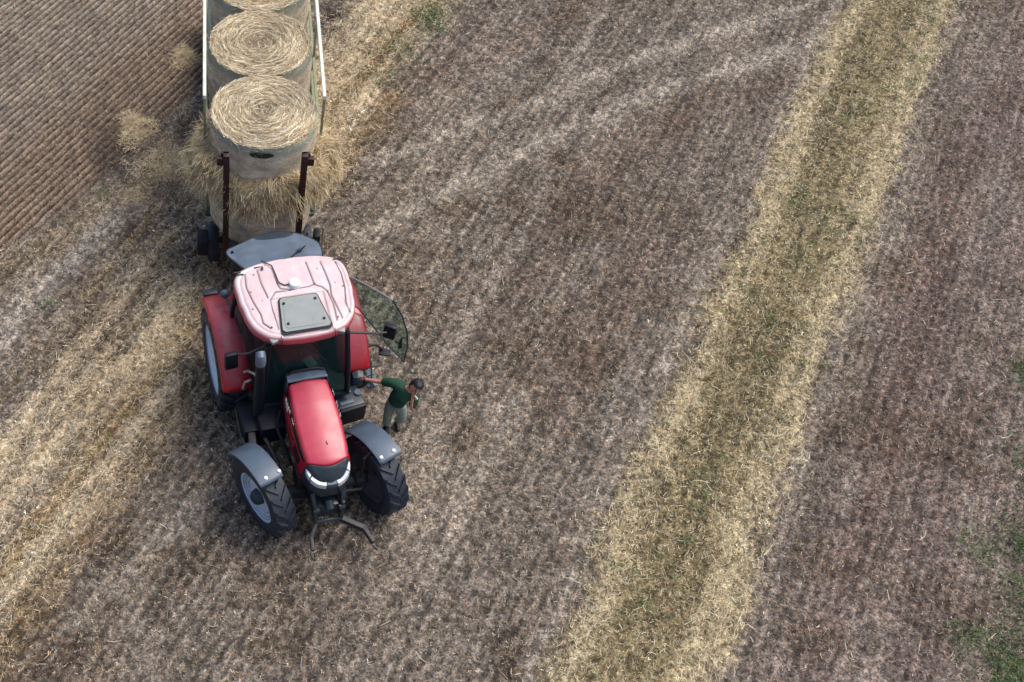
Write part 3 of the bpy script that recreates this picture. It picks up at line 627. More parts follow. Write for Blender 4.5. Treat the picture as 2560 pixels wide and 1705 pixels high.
# ---- roof with pressed grooves
RO = [(0, -.27), (.27, -.265), (.55, -.23), (.76, -.16), (.86, -.02), (.875, .3), (.85, .6), (.76, .97), (.60, 1.15), (.42, 1.22), (.2, 1.255), (0, 1.265)]
ro = RO+[(-a, b) for a, b in RO[-2:0:-1]]
ctr = np.array([0, .5]); th = np.linspace(0, 2*PI, 400, endpoint=False)
ra = np.array([math.atan2(b-.5, a) for a, b in ro]); rr = np.array([math.hypot(a, b-.5) for a, b in ro]); o_ = np.argsort(ra); ra, rr = ra[o_], rr[o_]
rad_ = np.interp(th, np.concatenate([ra-2*PI, ra, ra+2*PI]), np.tile(rr, 3))
for _ in range(4): rad_ = (np.roll(rad_, 1)+rad_*2+np.roll(rad_, -1))/4
GR = [[(.68, -.06), (.71, .2), (.67, .49), (.61, .74), (.61, .9), (.52, 1.01)], [(.48, -.11), (.48, .16), (.44, .46)], [(.25, -.13), (.24, .25), (.22, .33), (.08, .38), (-.22, .37), (-.31, .33)],
      [(-.28, -.12), (-.29, .11), (-.3, .35), (-.4, .41), (-.46, .5)], [(-.5, -.09), (-.52, .16), (-.53, .4), (-.5, .59), (-.54, .88), (-.56, 1.03)], [(-.73, -.05), (-.76, .2), (-.74, .48), (-.68, .76), (-.7, .93), (-.73, .96)],
      [(.08, .39), (.31, .38), (.41, .5), (.42, .69), (.41, .92), (.41, 1.05)], [(-.46, .5), (-.49, .75), (-.47, 1.05)]]
groove_tone = []; nn0 = len(th)
prof = [(s, 0) for s in np.linspace(.01, .94, 120)]+[(.958, .006), (.972, .014), (.985, .028), (.995, .048), (1, .072), (1.0, .11), (.995, .15), (.96, .17)]
vs = []
for s, dz in prof:
    r_ = rad_*s; pts = np.stack([np.cos(th)*r_, .5+np.sin(th)*r_], -1)
    z = 2.865-.035*(np.hypot(pts[:, 0]/.9, (pts[:, 1]-.45)/.85)**2)-dz
    gm = np.zeros(nn0)
    if s < .95:
        for g in GR:
            d_, _s = seg_dist(pts, g); z -= .018*np.exp(-(d_/.011)**2); gm = np.maximum(gm, np.exp(-(d_/.012)**2))
        hd = np.maximum(np.abs(pts[:, 0])-.375+.04*(pts[:, 1]-.85), np.abs(pts[:, 1]-.85)-.34); z -= .018*(1-sstep(0, .03, hd))
        z -= .012*np.exp(-((s-.90)/.02)**2)
        m = np.maximum(np.abs(np.abs(pts[:, 0])-.40)-.008, 1.19-pts[:, 1]); 
    vs.append(np.stack([-pts[:, 0], -pts[:, 1], z], -1)); groove_tone.append(gm)
Vr = np.concatenate(vs); nn_ = len(th); Fr = []
for i in range(len(prof)-1):
    for j in range(nn_): Fr.append((i*nn_+j, i*nn_+(j+1) % nn_, (i+1)*nn_+(j+1) % nn_, (i+1)*nn_+j))
mb = MB(); mb.add([tuple(p) for p in Vr], Fr); mb.add([tuple(p) for p in Vr[:nn_]], [tuple(range(nn_))])
bot = Vr[-nn_:]; mb.add([tuple(p) for p in bot], [tuple(range(nn_-1, -1, -1))])
roof = mb.build('roof', M['redroof'], tr, 60)
ga = roof.data.attributes.new('groove_tone', 'FLOAT', 'POINT'); gv = np.zeros(len(roof.data.vertices), np.float32); gcat = np.concatenate(groove_tone); gv[:len(gcat)] = gcat; ga.data.foreach_set('value', gv)
def darken_grooves(m):      # darker colour along the pressed grooves
    t = m.node_tree; b = t.nodes['Principled BSDF']; src = b.inputs['Base Color'].links[0].from_socket
    a = t.nodes.new('ShaderNodeAttribute'); a.attribute_name = 'groove_tone'; q = t.nodes.new('ShaderNodeMath'); q.operation = 'MULTIPLY'; q.inputs[1].default_value = .8; t.links.new(a.outputs['Fac'], q.inputs[0])
    x = t.nodes.new('ShaderNodeMix'); x.data_type = 'RGBA'; t.links.new(q.outputs[0], x.inputs[0]); t.links.new(src, x.inputs[6]); x.inputs[7].default_value = (.12, .09, .09, 1); t.links.new(x.outputs[2], b.inputs['Base Color'])
darken_grooves(M['redroof'])
# hatch
def rrect(hx, f0, f1, z, taper=.0, c=.06):
    p = []
    for (sx, ff, a0) in ((1, f1, 0), (-1, f1, 90), (-1, f0, 180), (1, f0, 270)):
        h_ = hx*(1 if ff == f1 else 1-taper)
        cx_ = sx*(h_-c); cf = ff-c if ff == f1 else ff+c
        for q in range(5):
            a_ = R(a0+q*22.5); p.append(V(cx_+c*math.cos(a_), cf+c*math.sin(a_), z))
    return p
MB().prism(rrect(.385, .505, 1.175, 2.842, .2), 0, (0, 0, .016)).build('hatch_seal', M['seal'], roof, 30)
hb = MB(); hb.prism(rrect(.36, .53, 1.15, 2.858, .2), 0, (0, 0, .022)); hb.prism(rrect(.31, .58, 1.10, 2.88, .2), 0, (0, 0, .006))
hatch = hb.build('roof_hatch', M['hatch'], roof, 30)
mb = MB()
for p_ in ((.24, .64), (-.24, .63), (.26, 1.02), (-.28, 1.02)): mb.lathe([(.022, 0), (.02, .016), (.001, .018)], Matrix.Translation(V(p_[0], p_[1], 2.885)) @ Matrix.Rotation(-PI/2, 4, 'Y'), 12)
mb.build('hatch_bolt', M['black'], hatch)
# front lip of the roof and its two joints
mb = MB()
for s_ in (1, -1): mb.tube([V(s_*.40, 1.19, 2.846), V(s_*.402, 1.235, 2.825), V(s_*.404, 1.256, 2.78), V(s_*.404, 1.25, 2.71)], .006, 6)
mb.build('lip_joint', M['seal'], roof)
mb = MB(); mb.lathe([(.001, .085), (.05, .082), (.082, .07), (.09, .04), (.092, .0)], Matrix.Translation(V(-.01, .30, 2.858)) @ Matrix.Rotation(-PI/2, 4, 'Y'), 32); mb.build('satellite_dome', M['white'], roof)
mb = MB(); mb.tube([V(.37, -.30, 2.80), V(.36, -.25, 2.85), V(.25, -.12, 2.875), V(.23, .07, 2.88), V(.22, .22, 2.88), V(.15, .29, 2.88), V(.08, .29, 2.88)], .009, 8); mb.box(V(.40, -.1, 2.872), (.03, .06, .03), bev=.01); mb.build('cable', M['cable'], roof)
mb = MB()
for (a, b) in ((.78, -.12), (-.76, -.1), (.74, -.07), (.46, -.16)): mb.bar(V(a-.05, b, 2.83), V(a+.05, b, 2.83), .02, .02)
for (a, b) in ((.7, .62), (.53, .50), (.55, -.02), (.5, 1.0), (-.62, .36), (-.42, .05), (-.50, 1.0), (.36, 1.03), (-.72, .45), (.66, .3)): mb.sphere(V(a, b, 2.845), .012, 6)
mb.build('roof_screw', M['iron'], roof)
for s_ in (1, -1): MB().box(V(s_*.50, 1.18, 2.755), (.13, .10, .07), Matrix.Rotation(R(20)*s_, 3, 'Z'), bev=.02).build('work_lamp', M['hatch'], roof)

# ---- raised rear window
rw = [(.62, -.26, 2.70), (.72, -.50, 2.62), (.81, -.78, 2.50), (.78, -.90, 2.475), (.67, -.94, 2.47), (.50, -1.02, 2.45), (.28, -1.12, 2.43), (.05, -1.18, 2.42), (-.15, -1.19, 2.42), (-.35, -1.10, 2.43), (-.50, -.99, 2.45), (-.62, -.86, 2.48), (-.68, -.70, 2.53), (-.66, -.5, 2.6), (-.60, -.26, 2.70)]
def slab(name, pts3, mat, parent, th=.008):
    c_ = sum((V(*p) for p in pts3), Vector())/len(pts3); vs = [V(*p) for p in pts3]
    c_ = c_+Vector((0, 0, .05)); n_ = len(vs); a = vs+[c_]; b = [p-Vector((0, 0, th)) for p in a]
    fs = [(i, (i+1) % n_, n_) for i in range(n_)]+[((i+1) % n_+n_+1, i+n_+1, 2*n_+1) for i in range(n_)]+[(i, i+n_+1, (i+1) % n_+n_+1, (i+1) % n_) for i in range(n_)]
    return MB().add(a+b, fs).build(name, mat, parent, 20)
def chaikin(p, it=2):
    for _ in range(it):
        q = [p[0]]
        for a, b in zip(p[:-1], p[1:]):
            a, b = np.array(a), np.array(b); q += [tuple(a*.75+b*.25), tuple(a*.25+b*.75)]
        p = q+[p[-1]]
    return p
rw = chaikin(rw)
rwin = slab('rear_window', rw, M['glassrear'], tr)
MB().tube([V(p[0], p[1], p[2]-.004) for p in rw], .012, 6).build('window_seal', M['nose'], rwin)
mb = MB(); mb.tube([V(-.12, -.36, 2.72), V(-.42, -.62, 2.63)], .010, 6); mb.tube([V(-.26, -.5, 2.67), V(-.32, -.52, 2.67)], .025, 8); mb.tube([V(-.54, -.98, 2.47), V(-.56, -.98, 2.49)], .02, 8); mb.tube([V(.70, -.80, 2.51), V(.72, -.80, 2.53)], .02, 8); mb.build('rear_wiper', M['black'], rwin)
# ---- open glass door hinged at the left rear pillar
H0 = V(-.90, .0, 0); hd_ = (V(-1, .98, 0)).normalized()
DP = [(.02, 2.55), (.35, 2.56), (.85, 2.50), (1.05, 2.25), (1.19, 1.93), (1.25, 1.6), (1.25, 1.19), (.93, 1.40), (.62, 1.68), (.31, 1.93), (.0, 2.03)]
dp = [H0+hd_*s+Vector((0, 0, z)) for s, z in DP]
door = MB().prism(dp, 0, hd_.cross(Vector((0, 0, 1)))*.01).build('door', M['glassdoor'], tr, 0)
off = hd_.cross(Vector((0, 0, 1)))*.005
MB().tube([p+off for p in dp[:3]], .013, 6).build('door_top_edge', M['steel'], door)  # bright material on this edge alone stands in for its highlight
MB().tube([p+off for p in dp[2:]], .014, 6).build('door_frame', M['nose'], door)
mb = MB(); hp = H0+hd_*1.12+Vector((0, 0, 1.58)); mb.tube([hp+Vector((0, 0, .16)), hp+Vector((0, 0, 0)), hp-hd_*.1], .018, 8); mb.box(hp+Vector((0, 0, -.03)), (.05, .05, .14), bev=.01); mb.build('door_handle', M['black'], door)
# ---- mirrors
def mirror(s_, a, b, c, box, dims, rz):
    e = MB(); e.tube([V(*a), V(*b), V(*c)], .018, 8); arm = e.build('mirror_arm', M['iron'], tr)
    h = MB().box(V(*box), dims, Matrix.Rotation(rz, 3, 'Z'), bev=.035).build('mirror', M['black'], tr)
    return h
mirror(1, (.60, 1.13, 2.60), (.86, 1.12, 2.46), (1.00, 1.08, 2.40), (1.10, 1.0, 2.18), (.21, .09, .36), R(6))
mirror(-1, (-.62, 1.13, 2.60), (-1.1, 1.15, 2.48), (-1.26, 1.12, 2.42), (-1.38, .98, 2.24), (.20, .09, .30), R(-35))
mb = MB(); mb.tube([V(-1.20, 1.12, 2.42), V(-1.22, 1.0, 2.42), V(-1.28, .92, 2.36)], .014, 8); mb.tube([V(-1.38, 1.0, 2.2), V(-1.5, 1.1, 2.1), V(-1.56, 1.12, 2.0)], .013, 8); mb.build('mirror_bracket', M['black'], tr)
mb = MB(); mb.sphere(V(.93, -.3, 2.15), .085, 9, (1, .8, .9)); mb.tube([V(.93, -.28, 2.1), V(.86, -.12, 2.0)], .02, 8); mb.build('beacon_lamp', M['plastic'], tr)
# ---- exhaust on the right pillar
mb = MB(); mb.tube([V(.74, 1.36, 1.15), V(.74, 1.36, 1.6), V(.73, 1.34, 2.2), V(.73, 1.33, 2.48)], [.085, .085, .075, .07], 18)
exh = mb.build('exhaust', M['black'], tr)
mb = MB(); mb.tube([V(.73, 1.33, 2.44), V(.73, 1.33, 2.52), V(.725, 1.30, 2.585), V(.72, 1.24, 2.61)], [.078, .082, .08, .07], 18); mb.build('exhaust_tip', pmat('pipe_grey', (.13, .17, .24), .45, metal=.2), exh)
mb = MB(); mb.tube([V(.90, 1.02, 1.85), V(.86, 1.10, 1.98), V(.78, 1.2, 2.02), V(.74, 1.3, 1.98)], .02, 8); mb.tube([V(.93, 1.12, 1.55), V(.90, 1.12, 1.72), V(.82, 1.15, 1.8)], .022, 8); mb.build('heat_pipe', M['steel'], exh)
# ---- right-hand service boxes: tank, filters
mb = MB(); mb.box(V(.78, 1.30, .80), (.46, .62, .52), bev=.08); mb.box(V(.56, 1.5, 1.02), (.42, .45, .42), bev=.06); mb.tube([V(.95, 1.45, .6), V(1.0, 1.65, .5), V(.9, 1.8, .55)], .05, 8); mb.build('right_tank', M['black'], tr)
mb = MB(); mb.tube([V(.93, .86, 1.32), V(.95, .95, 1.20)], .06, 10); mb.tube([V(.87, 1.15, 1.42), V(.87, 1.15, 1.52)], .045, 12); mb.tube([V(.87, 1.32, 1.2), V(.88, 1.36, 1.34)], [.02, .05], 10); mb.sphere(V(.98, .74, 1.56), .035, 6, (1.2, 1, .8)); mb.tube([V(.62, 1.40, 1.28), V(.60, 1.40, 1.31)], .035, 10); mb.tube([V(.50, 1.42, 1.28), V(.48, 1.42, 1.31)], .028, 10); mb.sphere(V(.43, 1.62, 1.42), .03, 6); mb.build('filter', M['steel'], tr)
mb = MB(); mb.box(V(.90, 1.72, .82), (.12, .7, .4), Matrix.Rotation(R(-8), 3, 'Z'), bev=.03); mb.tube([V(1.03, 1.1, .95), V(1.04, 1.5, .85), V(1.0, 1.9, .9)], .02, 8); mb.build('mud_flap', M['iron'], tr)
# ---- left side: battery box, steps, handrail
mb = MB(); mb.box(V(-.76, 1.30, .86), (.46, .46, .42), Matrix.Rotation(R(8), 3, 'Z'), bev=.05); box = mb.build('battery_box', M['black'], tr)
mb = MB(); mb.box(V(-.75, 1.30, 1.075), (.42, .36, .03), Matrix.Rotation(R(8), 3, 'Z'), bev=.01); mb.build('box_top', M['nose'], box)
mb = MB(); mb.box(V(-.68, 1.20, 1.105), (.26, .10, .04), Matrix.Rotation(R(8), 3, 'Z'), bev=.015); mb.box(V(-.70, 1.40, 1.10), (.24, .07, .03), Matrix.Rotation(R(8), 3, 'Z'), bev=.015); mb.tube([V(-.92, 1.25, 1.05), V(-.92, 1.25, 1.12)], .06, 14); mb.build('box_lid', M['plastic'], box)
st = MB()
for i, (r_, f_, z_) in enumerate(((-1.16, .78, 1.02), (-1.26, .74, .78), (-1.34, .68, .52))): st.box(V(r_, f_, z_), (.20, .30, .035), Matrix.Rotation(R(12), 3, 'Z'), bev=.01)
for df in (-.15, .15): st.bar(V(-1.08, .78+df, 1.2), V(-1.38, .66+df, .48), .03, .06)
st.build('step', M['plastic'], tr)
mb = MB(); mb.tube([V(-1.02, .25, 1.72), V(-1.22, .5, 1.35), V(-1.24, .85, 1.25), V(-1.18, 1.10, 1.18), V(-1.02, 1.18, 1.12)], .015, 8); mb.tube([V(-1.25, .52, 1.28), V(-1.42, .50, 1.25), V(-1.52, .56, 1.18)], .022, 8); mb.box(V(-1.55, .60, 1.14), (.2, .12, .03), Matrix.Rotation(R(-20), 3, 'Z'), bev=.01); mb.build('handrail', M['black'], tr)
mb = MB(); mb.box(V(-.99, .90, 1.12), (.22, .40, .30), Matrix.Rotation(R(-8), 3, 'Z'), bev=.10); mb.build('step_guard', pmat('blue_black_plastic', (.03, .055, .08), .4), tr)
# ---- rear fenders: swept arcs with a turned-down outer lip
def rfender(s_):
    c = (0, .875); arcs = np.linspace(R(22), R(150), 36)
    prof = [(.70 if s_ > 0 else .66, .985), (.88, 1.0), (1.06, 1.0), (1.15, .990), (1.20, .96), (1.215, .91)]
    vs = []
    for i, a in enumerate(arcs):
        for q, (r_, rad) in enumerate(prof):
            rr_ = rad
            # rear part flatter and stepped, as pressed panels
            if a > R(101): rr_ += .03
            if a < R(30) and q >= 4: rr_ += .0
            sh = .0 if a < R(95) else .02
            w_ = r_+sh if q >= 2 else r_
            if a < R(24): w_ = r_ if q > 1 else r_
            vs.append(V(s_*w_, c[0]+rr_*math.cos(a)*1.03, c[1]+rr_*math.sin(a)))
    n_ = len(prof); fs = [(i*n_+j, i*n_+j+1, (i+1)*n_+j+1, (i+1)*n_+j) for i in range(len(arcs)-1) for j in range(n_-1)]
    o = MB().add(vs, fs).build('rear_fender', M['red'], tr, 50)
    m = o.modifiers.new('s', 'SOLIDIFY'); m.thickness = .03; m.offset = -1
    b = MB(); b.bar(V(s_*.95, -.80, 1.62), V(s_*1.2, -.80, 1.62), .12, .05, bev=.02); b.build('tail_lamp', M['nose'], o)
    return o
rfender(1); rfender(-1)
# ---- front fenders, turned with the wheels
for s_, Mx in ((1, MxR), (-1, MxL)):
    arcs = np.linspace(R(72), R(158), 22); vs = []; n_ = 6; out = -s_
    for a in arcs:
        for (ax, rad) in ((.185, .765), (.19, .80), (.14, .815), (-.14, .815), (-.205, .805), (-.21, .77)):
            vs.append(Mx @ Vector((-out*ax + out*.03, -rad*math.cos(a)*1.0, rad*math.sin(a)-.0)))
    fs = [(i*n_+j, i*n_+j+1, (i+1)*n_+j+1, (i+1)*n_+j) for i in range(len(arcs)-1) for j in range(n_-1)]
    o = MB().add(vs, fs).build('front_fender', M['plastic'], tr, 40)
    m = o.modifiers.new('s', 'SOLIDIFY'); m.thickness = .02; m.offset = -1
    b = MB()
    for ax in (-.10, .13):
        a = R(79); p = Mx @ Vector((ax, -.82*math.cos(a), .82*math.sin(a))); b.lathe([(.001, .024), (.026, .02), (.034, .0)], Matrix.Translation(p-Vector((0, 0, .006))) @ Matrix.Rotation(-PI/2, 4, 'Y'), 16)
    b.build('fender_bolt', M['white'], o)
    b = MB(); b.tube([Mx @ Vector((s_*.02, .05, .78)), Mx @ Vector((s_*.24, .05, .60)), Mx @ Vector((s_*.26, .02, .05))], .022, 8); b.build('fender_bracket', M['iron'], o)
# ---- front linkage
mb = MB()
for s_ in (1, -1):
    mb.bar(V(s_*.25, 2.85, 1.10), V(s_*.22, 3.02, .82), .07, .14, bev=.02); mb.bar(V(s_*.22, 3.0, .95), V(s_*.20, 3.08, .50), .06, .12, (0, 1, 0), bev=.02)
    mb.tube([V(s_*.20-.045, 3.05, .84), V(s_*.20+.045, 3.05, .84)], .055, 14)
mb.box(V(0, 2.9, .72), (.36, .26, .34), bev=.04); mb.tube([V(-.22, 3.1, .56), V(.22, 3.1, .56)], .035, 10); mb.tube([V(0, 2.98, .98), V(0, 3.09, .90)], .07, 16)
mb.build('linkage_frame', M['nose'], tr)
mb = MB(); mb.tube([V(.09*math.cos(t_), 3.08, .90+.09*math.sin(t_)) for t_ in np.linspace(PI, 2*PI, 10)], .016, 6); mb.tube([V(.30, 3.06, .60), V(.40, 3.06, .60)], .014, 6); mb.tube([V(-.26, 3.08, .60), V(-.33, 3.08, .60)], .02, 6); mb.sphere(V(-.30, 3.12, .62), .028, 6); mb.sphere(V(.13, 3.13, .60), .03, 6); mb.build('linkage_pin', M['steel'], tr)
def arm(pts, ws):
    b = MB()
    for i in range(len(pts)-1): b.bar(V(*pts[i]), V(*pts[i+1]), ws[i], .11, bev=.015)
    for p in pts[1:-1]: b.tube([V(*p)-Vector((0, 0, .05)), V(*p)+Vector((0, 0, .05))], ws[0]*.52, 12)
    e = V(*pts[-1]); d_ = (e-V(*pts[-2])).normalized(); side = Vector((d_.y, -d_.x, 0)); b.tube([e+d_*.04+side*.03, e+d_*.07+side*.03, e+d_*.13+side*.005], .022, 8); b.tube([e+d_*.04-side*.03, e+d_*.10-side*.035], .022, 8)
    b.build('lower_link', M['iron'], tr)
arm([(.17, 3.08, .52), (.31, 3.30, .46), (.335, 3.50, .42)], [.055, .055])
arm([(-.19, 3.08, .52), (-.52, 3.30, .46), (-.61, 3.55, .42)], [.085, .06])
# drawbar at the back
mb = MB(); mb.box(V(0, -.75, .62), (.3, .5, .3), bev=.04); mb.bar(V(0, -.7, .5), V(0, -1.25, .5), .1, .06); mb.build('drawbar', M['iron'], tr)

mb = MB(); mb.tube([hood_pt(1.60, u)+Vector((0, 0, .001)) for u in np.linspace(.18, .82, 40)], .004, 5); mb.build('panel_seam', M['seal'], hood)
# hoses along the right side of the engine
mb = MB(); mb.tube([V(.42, 1.5, 1.35), V(.52, 1.7, 1.22), V(.46, 2.0, 1.12), V(.40, 2.3, 1.0)], .028, 8); mb.build('hose', M['black'], tr)
mb = MB(); mb.tube([V(-.40, 1.5, 1.3), V(-.50, 1.75, 1.15), V(-.44, 2.1, 1.05)], .028, 8); mb.build('hose', M['black'], tr)
mb = MB(); mb.tube([V(.72, 1.66, 1.0), V(.62, 1.95, .85), V(.55, 2.3, .75)], .035, 10); mb.build('pipe', M['iron'], tr)
# ------------------------------------------------------------------ trailer
UA = R(-4.0064)
tl = empty('bale_trailer', (-.0903, 13.086, 0), -UA, label='long bale trailer with dark rusty front posts and cream side rails', cat='trailer')
mb = MB(); L_ = 7.4
for s_ in (-.45, .45): mb.bar((s_, -.1, .78), (s_, L_, .78), .12, .22)
for q in np.linspace(1.0, L_-.1, 10): mb.bar((-.96, q, .86), (.96, q, .86), .09, .08)
mb.box((0, L_/2+.45, .925), (1.95, L_-.9, .05)); mb.box((0, .42, .925), (1.1, .95, .05)); mb.build('deck', M['trgreen'], tl)
mb = MB(); mb.bar((-.4, .1, .66), (-.04, -1.0, .52), .08, .1); mb.bar((.4, .1, .66), (.04, -1.0, .52), .08, .1); mb.build('drawbar', M['iron'], tl)
for s_ in (-1, 1):
    mb = MB(); mb.box((s_*.622, -.005, 2.10), (.10, .12, 2.34), bev=.01); mb.bar((s_*.622, -.10, .95), (s_*.622, -.02, 2.2), .02, .10, (1, 0, 0)); mb.box((s_*.715, -.005, 3.13), (.12, .09, .15), bev=.01); mb.box((s_*.64, .03, 3.24), (.14, .05, .06), bev=.01)
    mb.build('front_post', M['rust'], tl)
    RX = .965; mb = MB(); mb.bar((s_*RX, .98, 3.545), (s_*RX, L_, 3.545), .055, .08, bev=.008); mb.build('side_rail', M['cream'], tl)
    mb = MB()
    for z_, xx in ((2.62, .96), (2.34, .945)): mb.bar((s_*xx, .98, z_), (s_*xx, L_, z_), .045, .06)
    mb.build('lower_rail', M['greenish'], tl)
    for q in (1.0, 3.1, 5.2, 7.3):
        mb = MB(); mb.bar((s_*RX, q, .9), (s_*RX, q, 3.50), .04, .05, (0, 1, 0)); mb.build('rail_post', M['greenish'], tl)
for (yy, nm) in ((.75, 0), (5.6, 0), (6.6, 0)):
    mb = MB(); mb.tube([(-.9, yy, .42), (.9, yy, .42)], .05, 10); mb.build('axle', M['iron'], tl)
    for s_ in (-1, 1):
        e = empty('wheel', (s_*(.84 if yy < 1 else .90), yy, .43 if yy > 1 else .36), 0); e.parent = tl; e.scale = (.85, .95, .99) if yy > 1 else (.7, .78, .83)
        pr = [(.24, -.13), (.33, -.15), (.40, -.13), (.425, -.08), (.43, 0), (.425, .08), (.40, .13), (.33, .15), (.24, .13)]
        MB().lathe(pr, Matrix.Identity(4), 36).build('tyre', M['tyre'], e)
        MB().lathe([(.25, s_*.12), (.22, s_*.10), (.2, s_*.02), (.09, s_*.02), (.08, s_*.08), (.001, s_*.09)], Matrix.Identity(4), 28).build('rim', M['rim'], e)
mb = MB(); mb.box((-1.02, .35, .80), (.20, .34, .34), bev=.03); mb.box((1.0, .42, .86), (.12, .22, .26), bev=.03); mb.build('tool_box', M['black'], tl)
mb = MB(); mb.tube([(1.1, .3, .6), (1.1, .35, 1.2)], .018, 6); mb.build('winch_handle', M['steel'], tl)

# ------------------------------------------------------------------ bales
BR, BT, BH = .874, 3.284, 1.17
def balemat(name, side):
    m = bpy.data.materials.new(name); m.use_nodes = True; t = m.node_tree; b = t.nodes['Principled BSDF']; N = t.nodes.new
    tc = N('ShaderNodeTexCoord'); mp = N('ShaderNodeMapping'); t.links.new(tc.outputs['Object'], mp.inputs[0])
    n1 = N('ShaderNodeTexNoise'); n1.inputs['Scale'].default_value = 3.2; n1.inputs['Detail'].default_value = 7; n1.inputs['Roughness'].default_value = .65; t.links.new(mp.outputs[0], n1.inputs['Vector'])
    cr = N('ShaderNodeValToRGB'); e = cr.color_ramp.elements
    if side:
        mp.inputs['Scale'].default_value = (1, 1, 2.2)
        e[0].position = .36; e[0].color = srgb(170, 164, 146); e[1].position = .62; e[1].color = srgb(230, 220, 200)
        q = e.new(.47); q.color = srgb(206, 188, 164)
    else:
        e[0].position = .3; e[0].color = srgb(138, 116, 84); e[1].position = .7; e[1].color = srgb(206, 188, 152)
    t.links.new(n1.outputs[0], cr.inputs[0]); out = cr.outputs[0]
    n2 = N('ShaderNodeTexNoise'); n2.inputs['Scale'].default_value = 34; n2.inputs['Detail'].default_value = 5; t.links.new(mp.outputs[0], n2.inputs['Vector'])
    r2 = N('ShaderNodeMapRange'); r2.inputs[1].default_value = .3; r2.inputs[2].default_value = .7; r2.inputs[3].default_value = .72; r2.inputs[4].default_value = 1.2; t.links.new(n2.outputs[0], r2.inputs[0])
    mx = N('ShaderNodeMix'); mx.data_type = 'RGBA'; mx.blend_type = 'MULTIPLY'; mx.inputs[0].default_value = 1; t.links.new(out, mx.inputs[6]); t.links.new(r2.outputs[0], mx.inputs[7]); out = mx.outputs[2]
    if side:   # green-tinted net edge near the rims
        sp = N('ShaderNodeSeparateXYZ'); t.links.new(tc.outputs['Object'], sp.inputs[0])
        ad = N('ShaderNodeMath'); ad.operation = 'MULTIPLY_ADD'; ad.inputs[1].default_value = .34; t.links.new(n1.outputs[0], ad.inputs[0]); t.links.new(sp.outputs[2], ad.inputs[2])
        r3 = N('ShaderNodeMapRange'); r3.inputs[1].default_value = 1.13; r3.inputs[2].default_value = 1.25; r3.inputs[4].default_value = .7; t.links.new(ad.outputs[0], r3.inputs[0])
        m3 = N('ShaderNodeMix'); m3.data_type = 'RGBA'; t.links.new(r3.outputs[0], m3.inputs[0]); t.links.new(out, m3.inputs[6]); m3.inputs[7].default_value = srgb(124, 146, 134); out = m3.outputs[2]
    t.links.new(out, b.inputs['Base Color']); b.inputs['Roughness'].default_value = .75 if side else .9; b.inputs['Specular IOR Level'].default_value = .3
    bp = N('ShaderNodeBump'); bp.inputs['Distance'].default_value = .02; t.links.new(n2.outputs[0], bp.inputs['Height']); t.links.new(bp.outputs[0], b.inputs['Normal'])
    return m
M['balenet'] = balemat('net_wrap', True); M['baletop'] = balemat('bale_end', False)
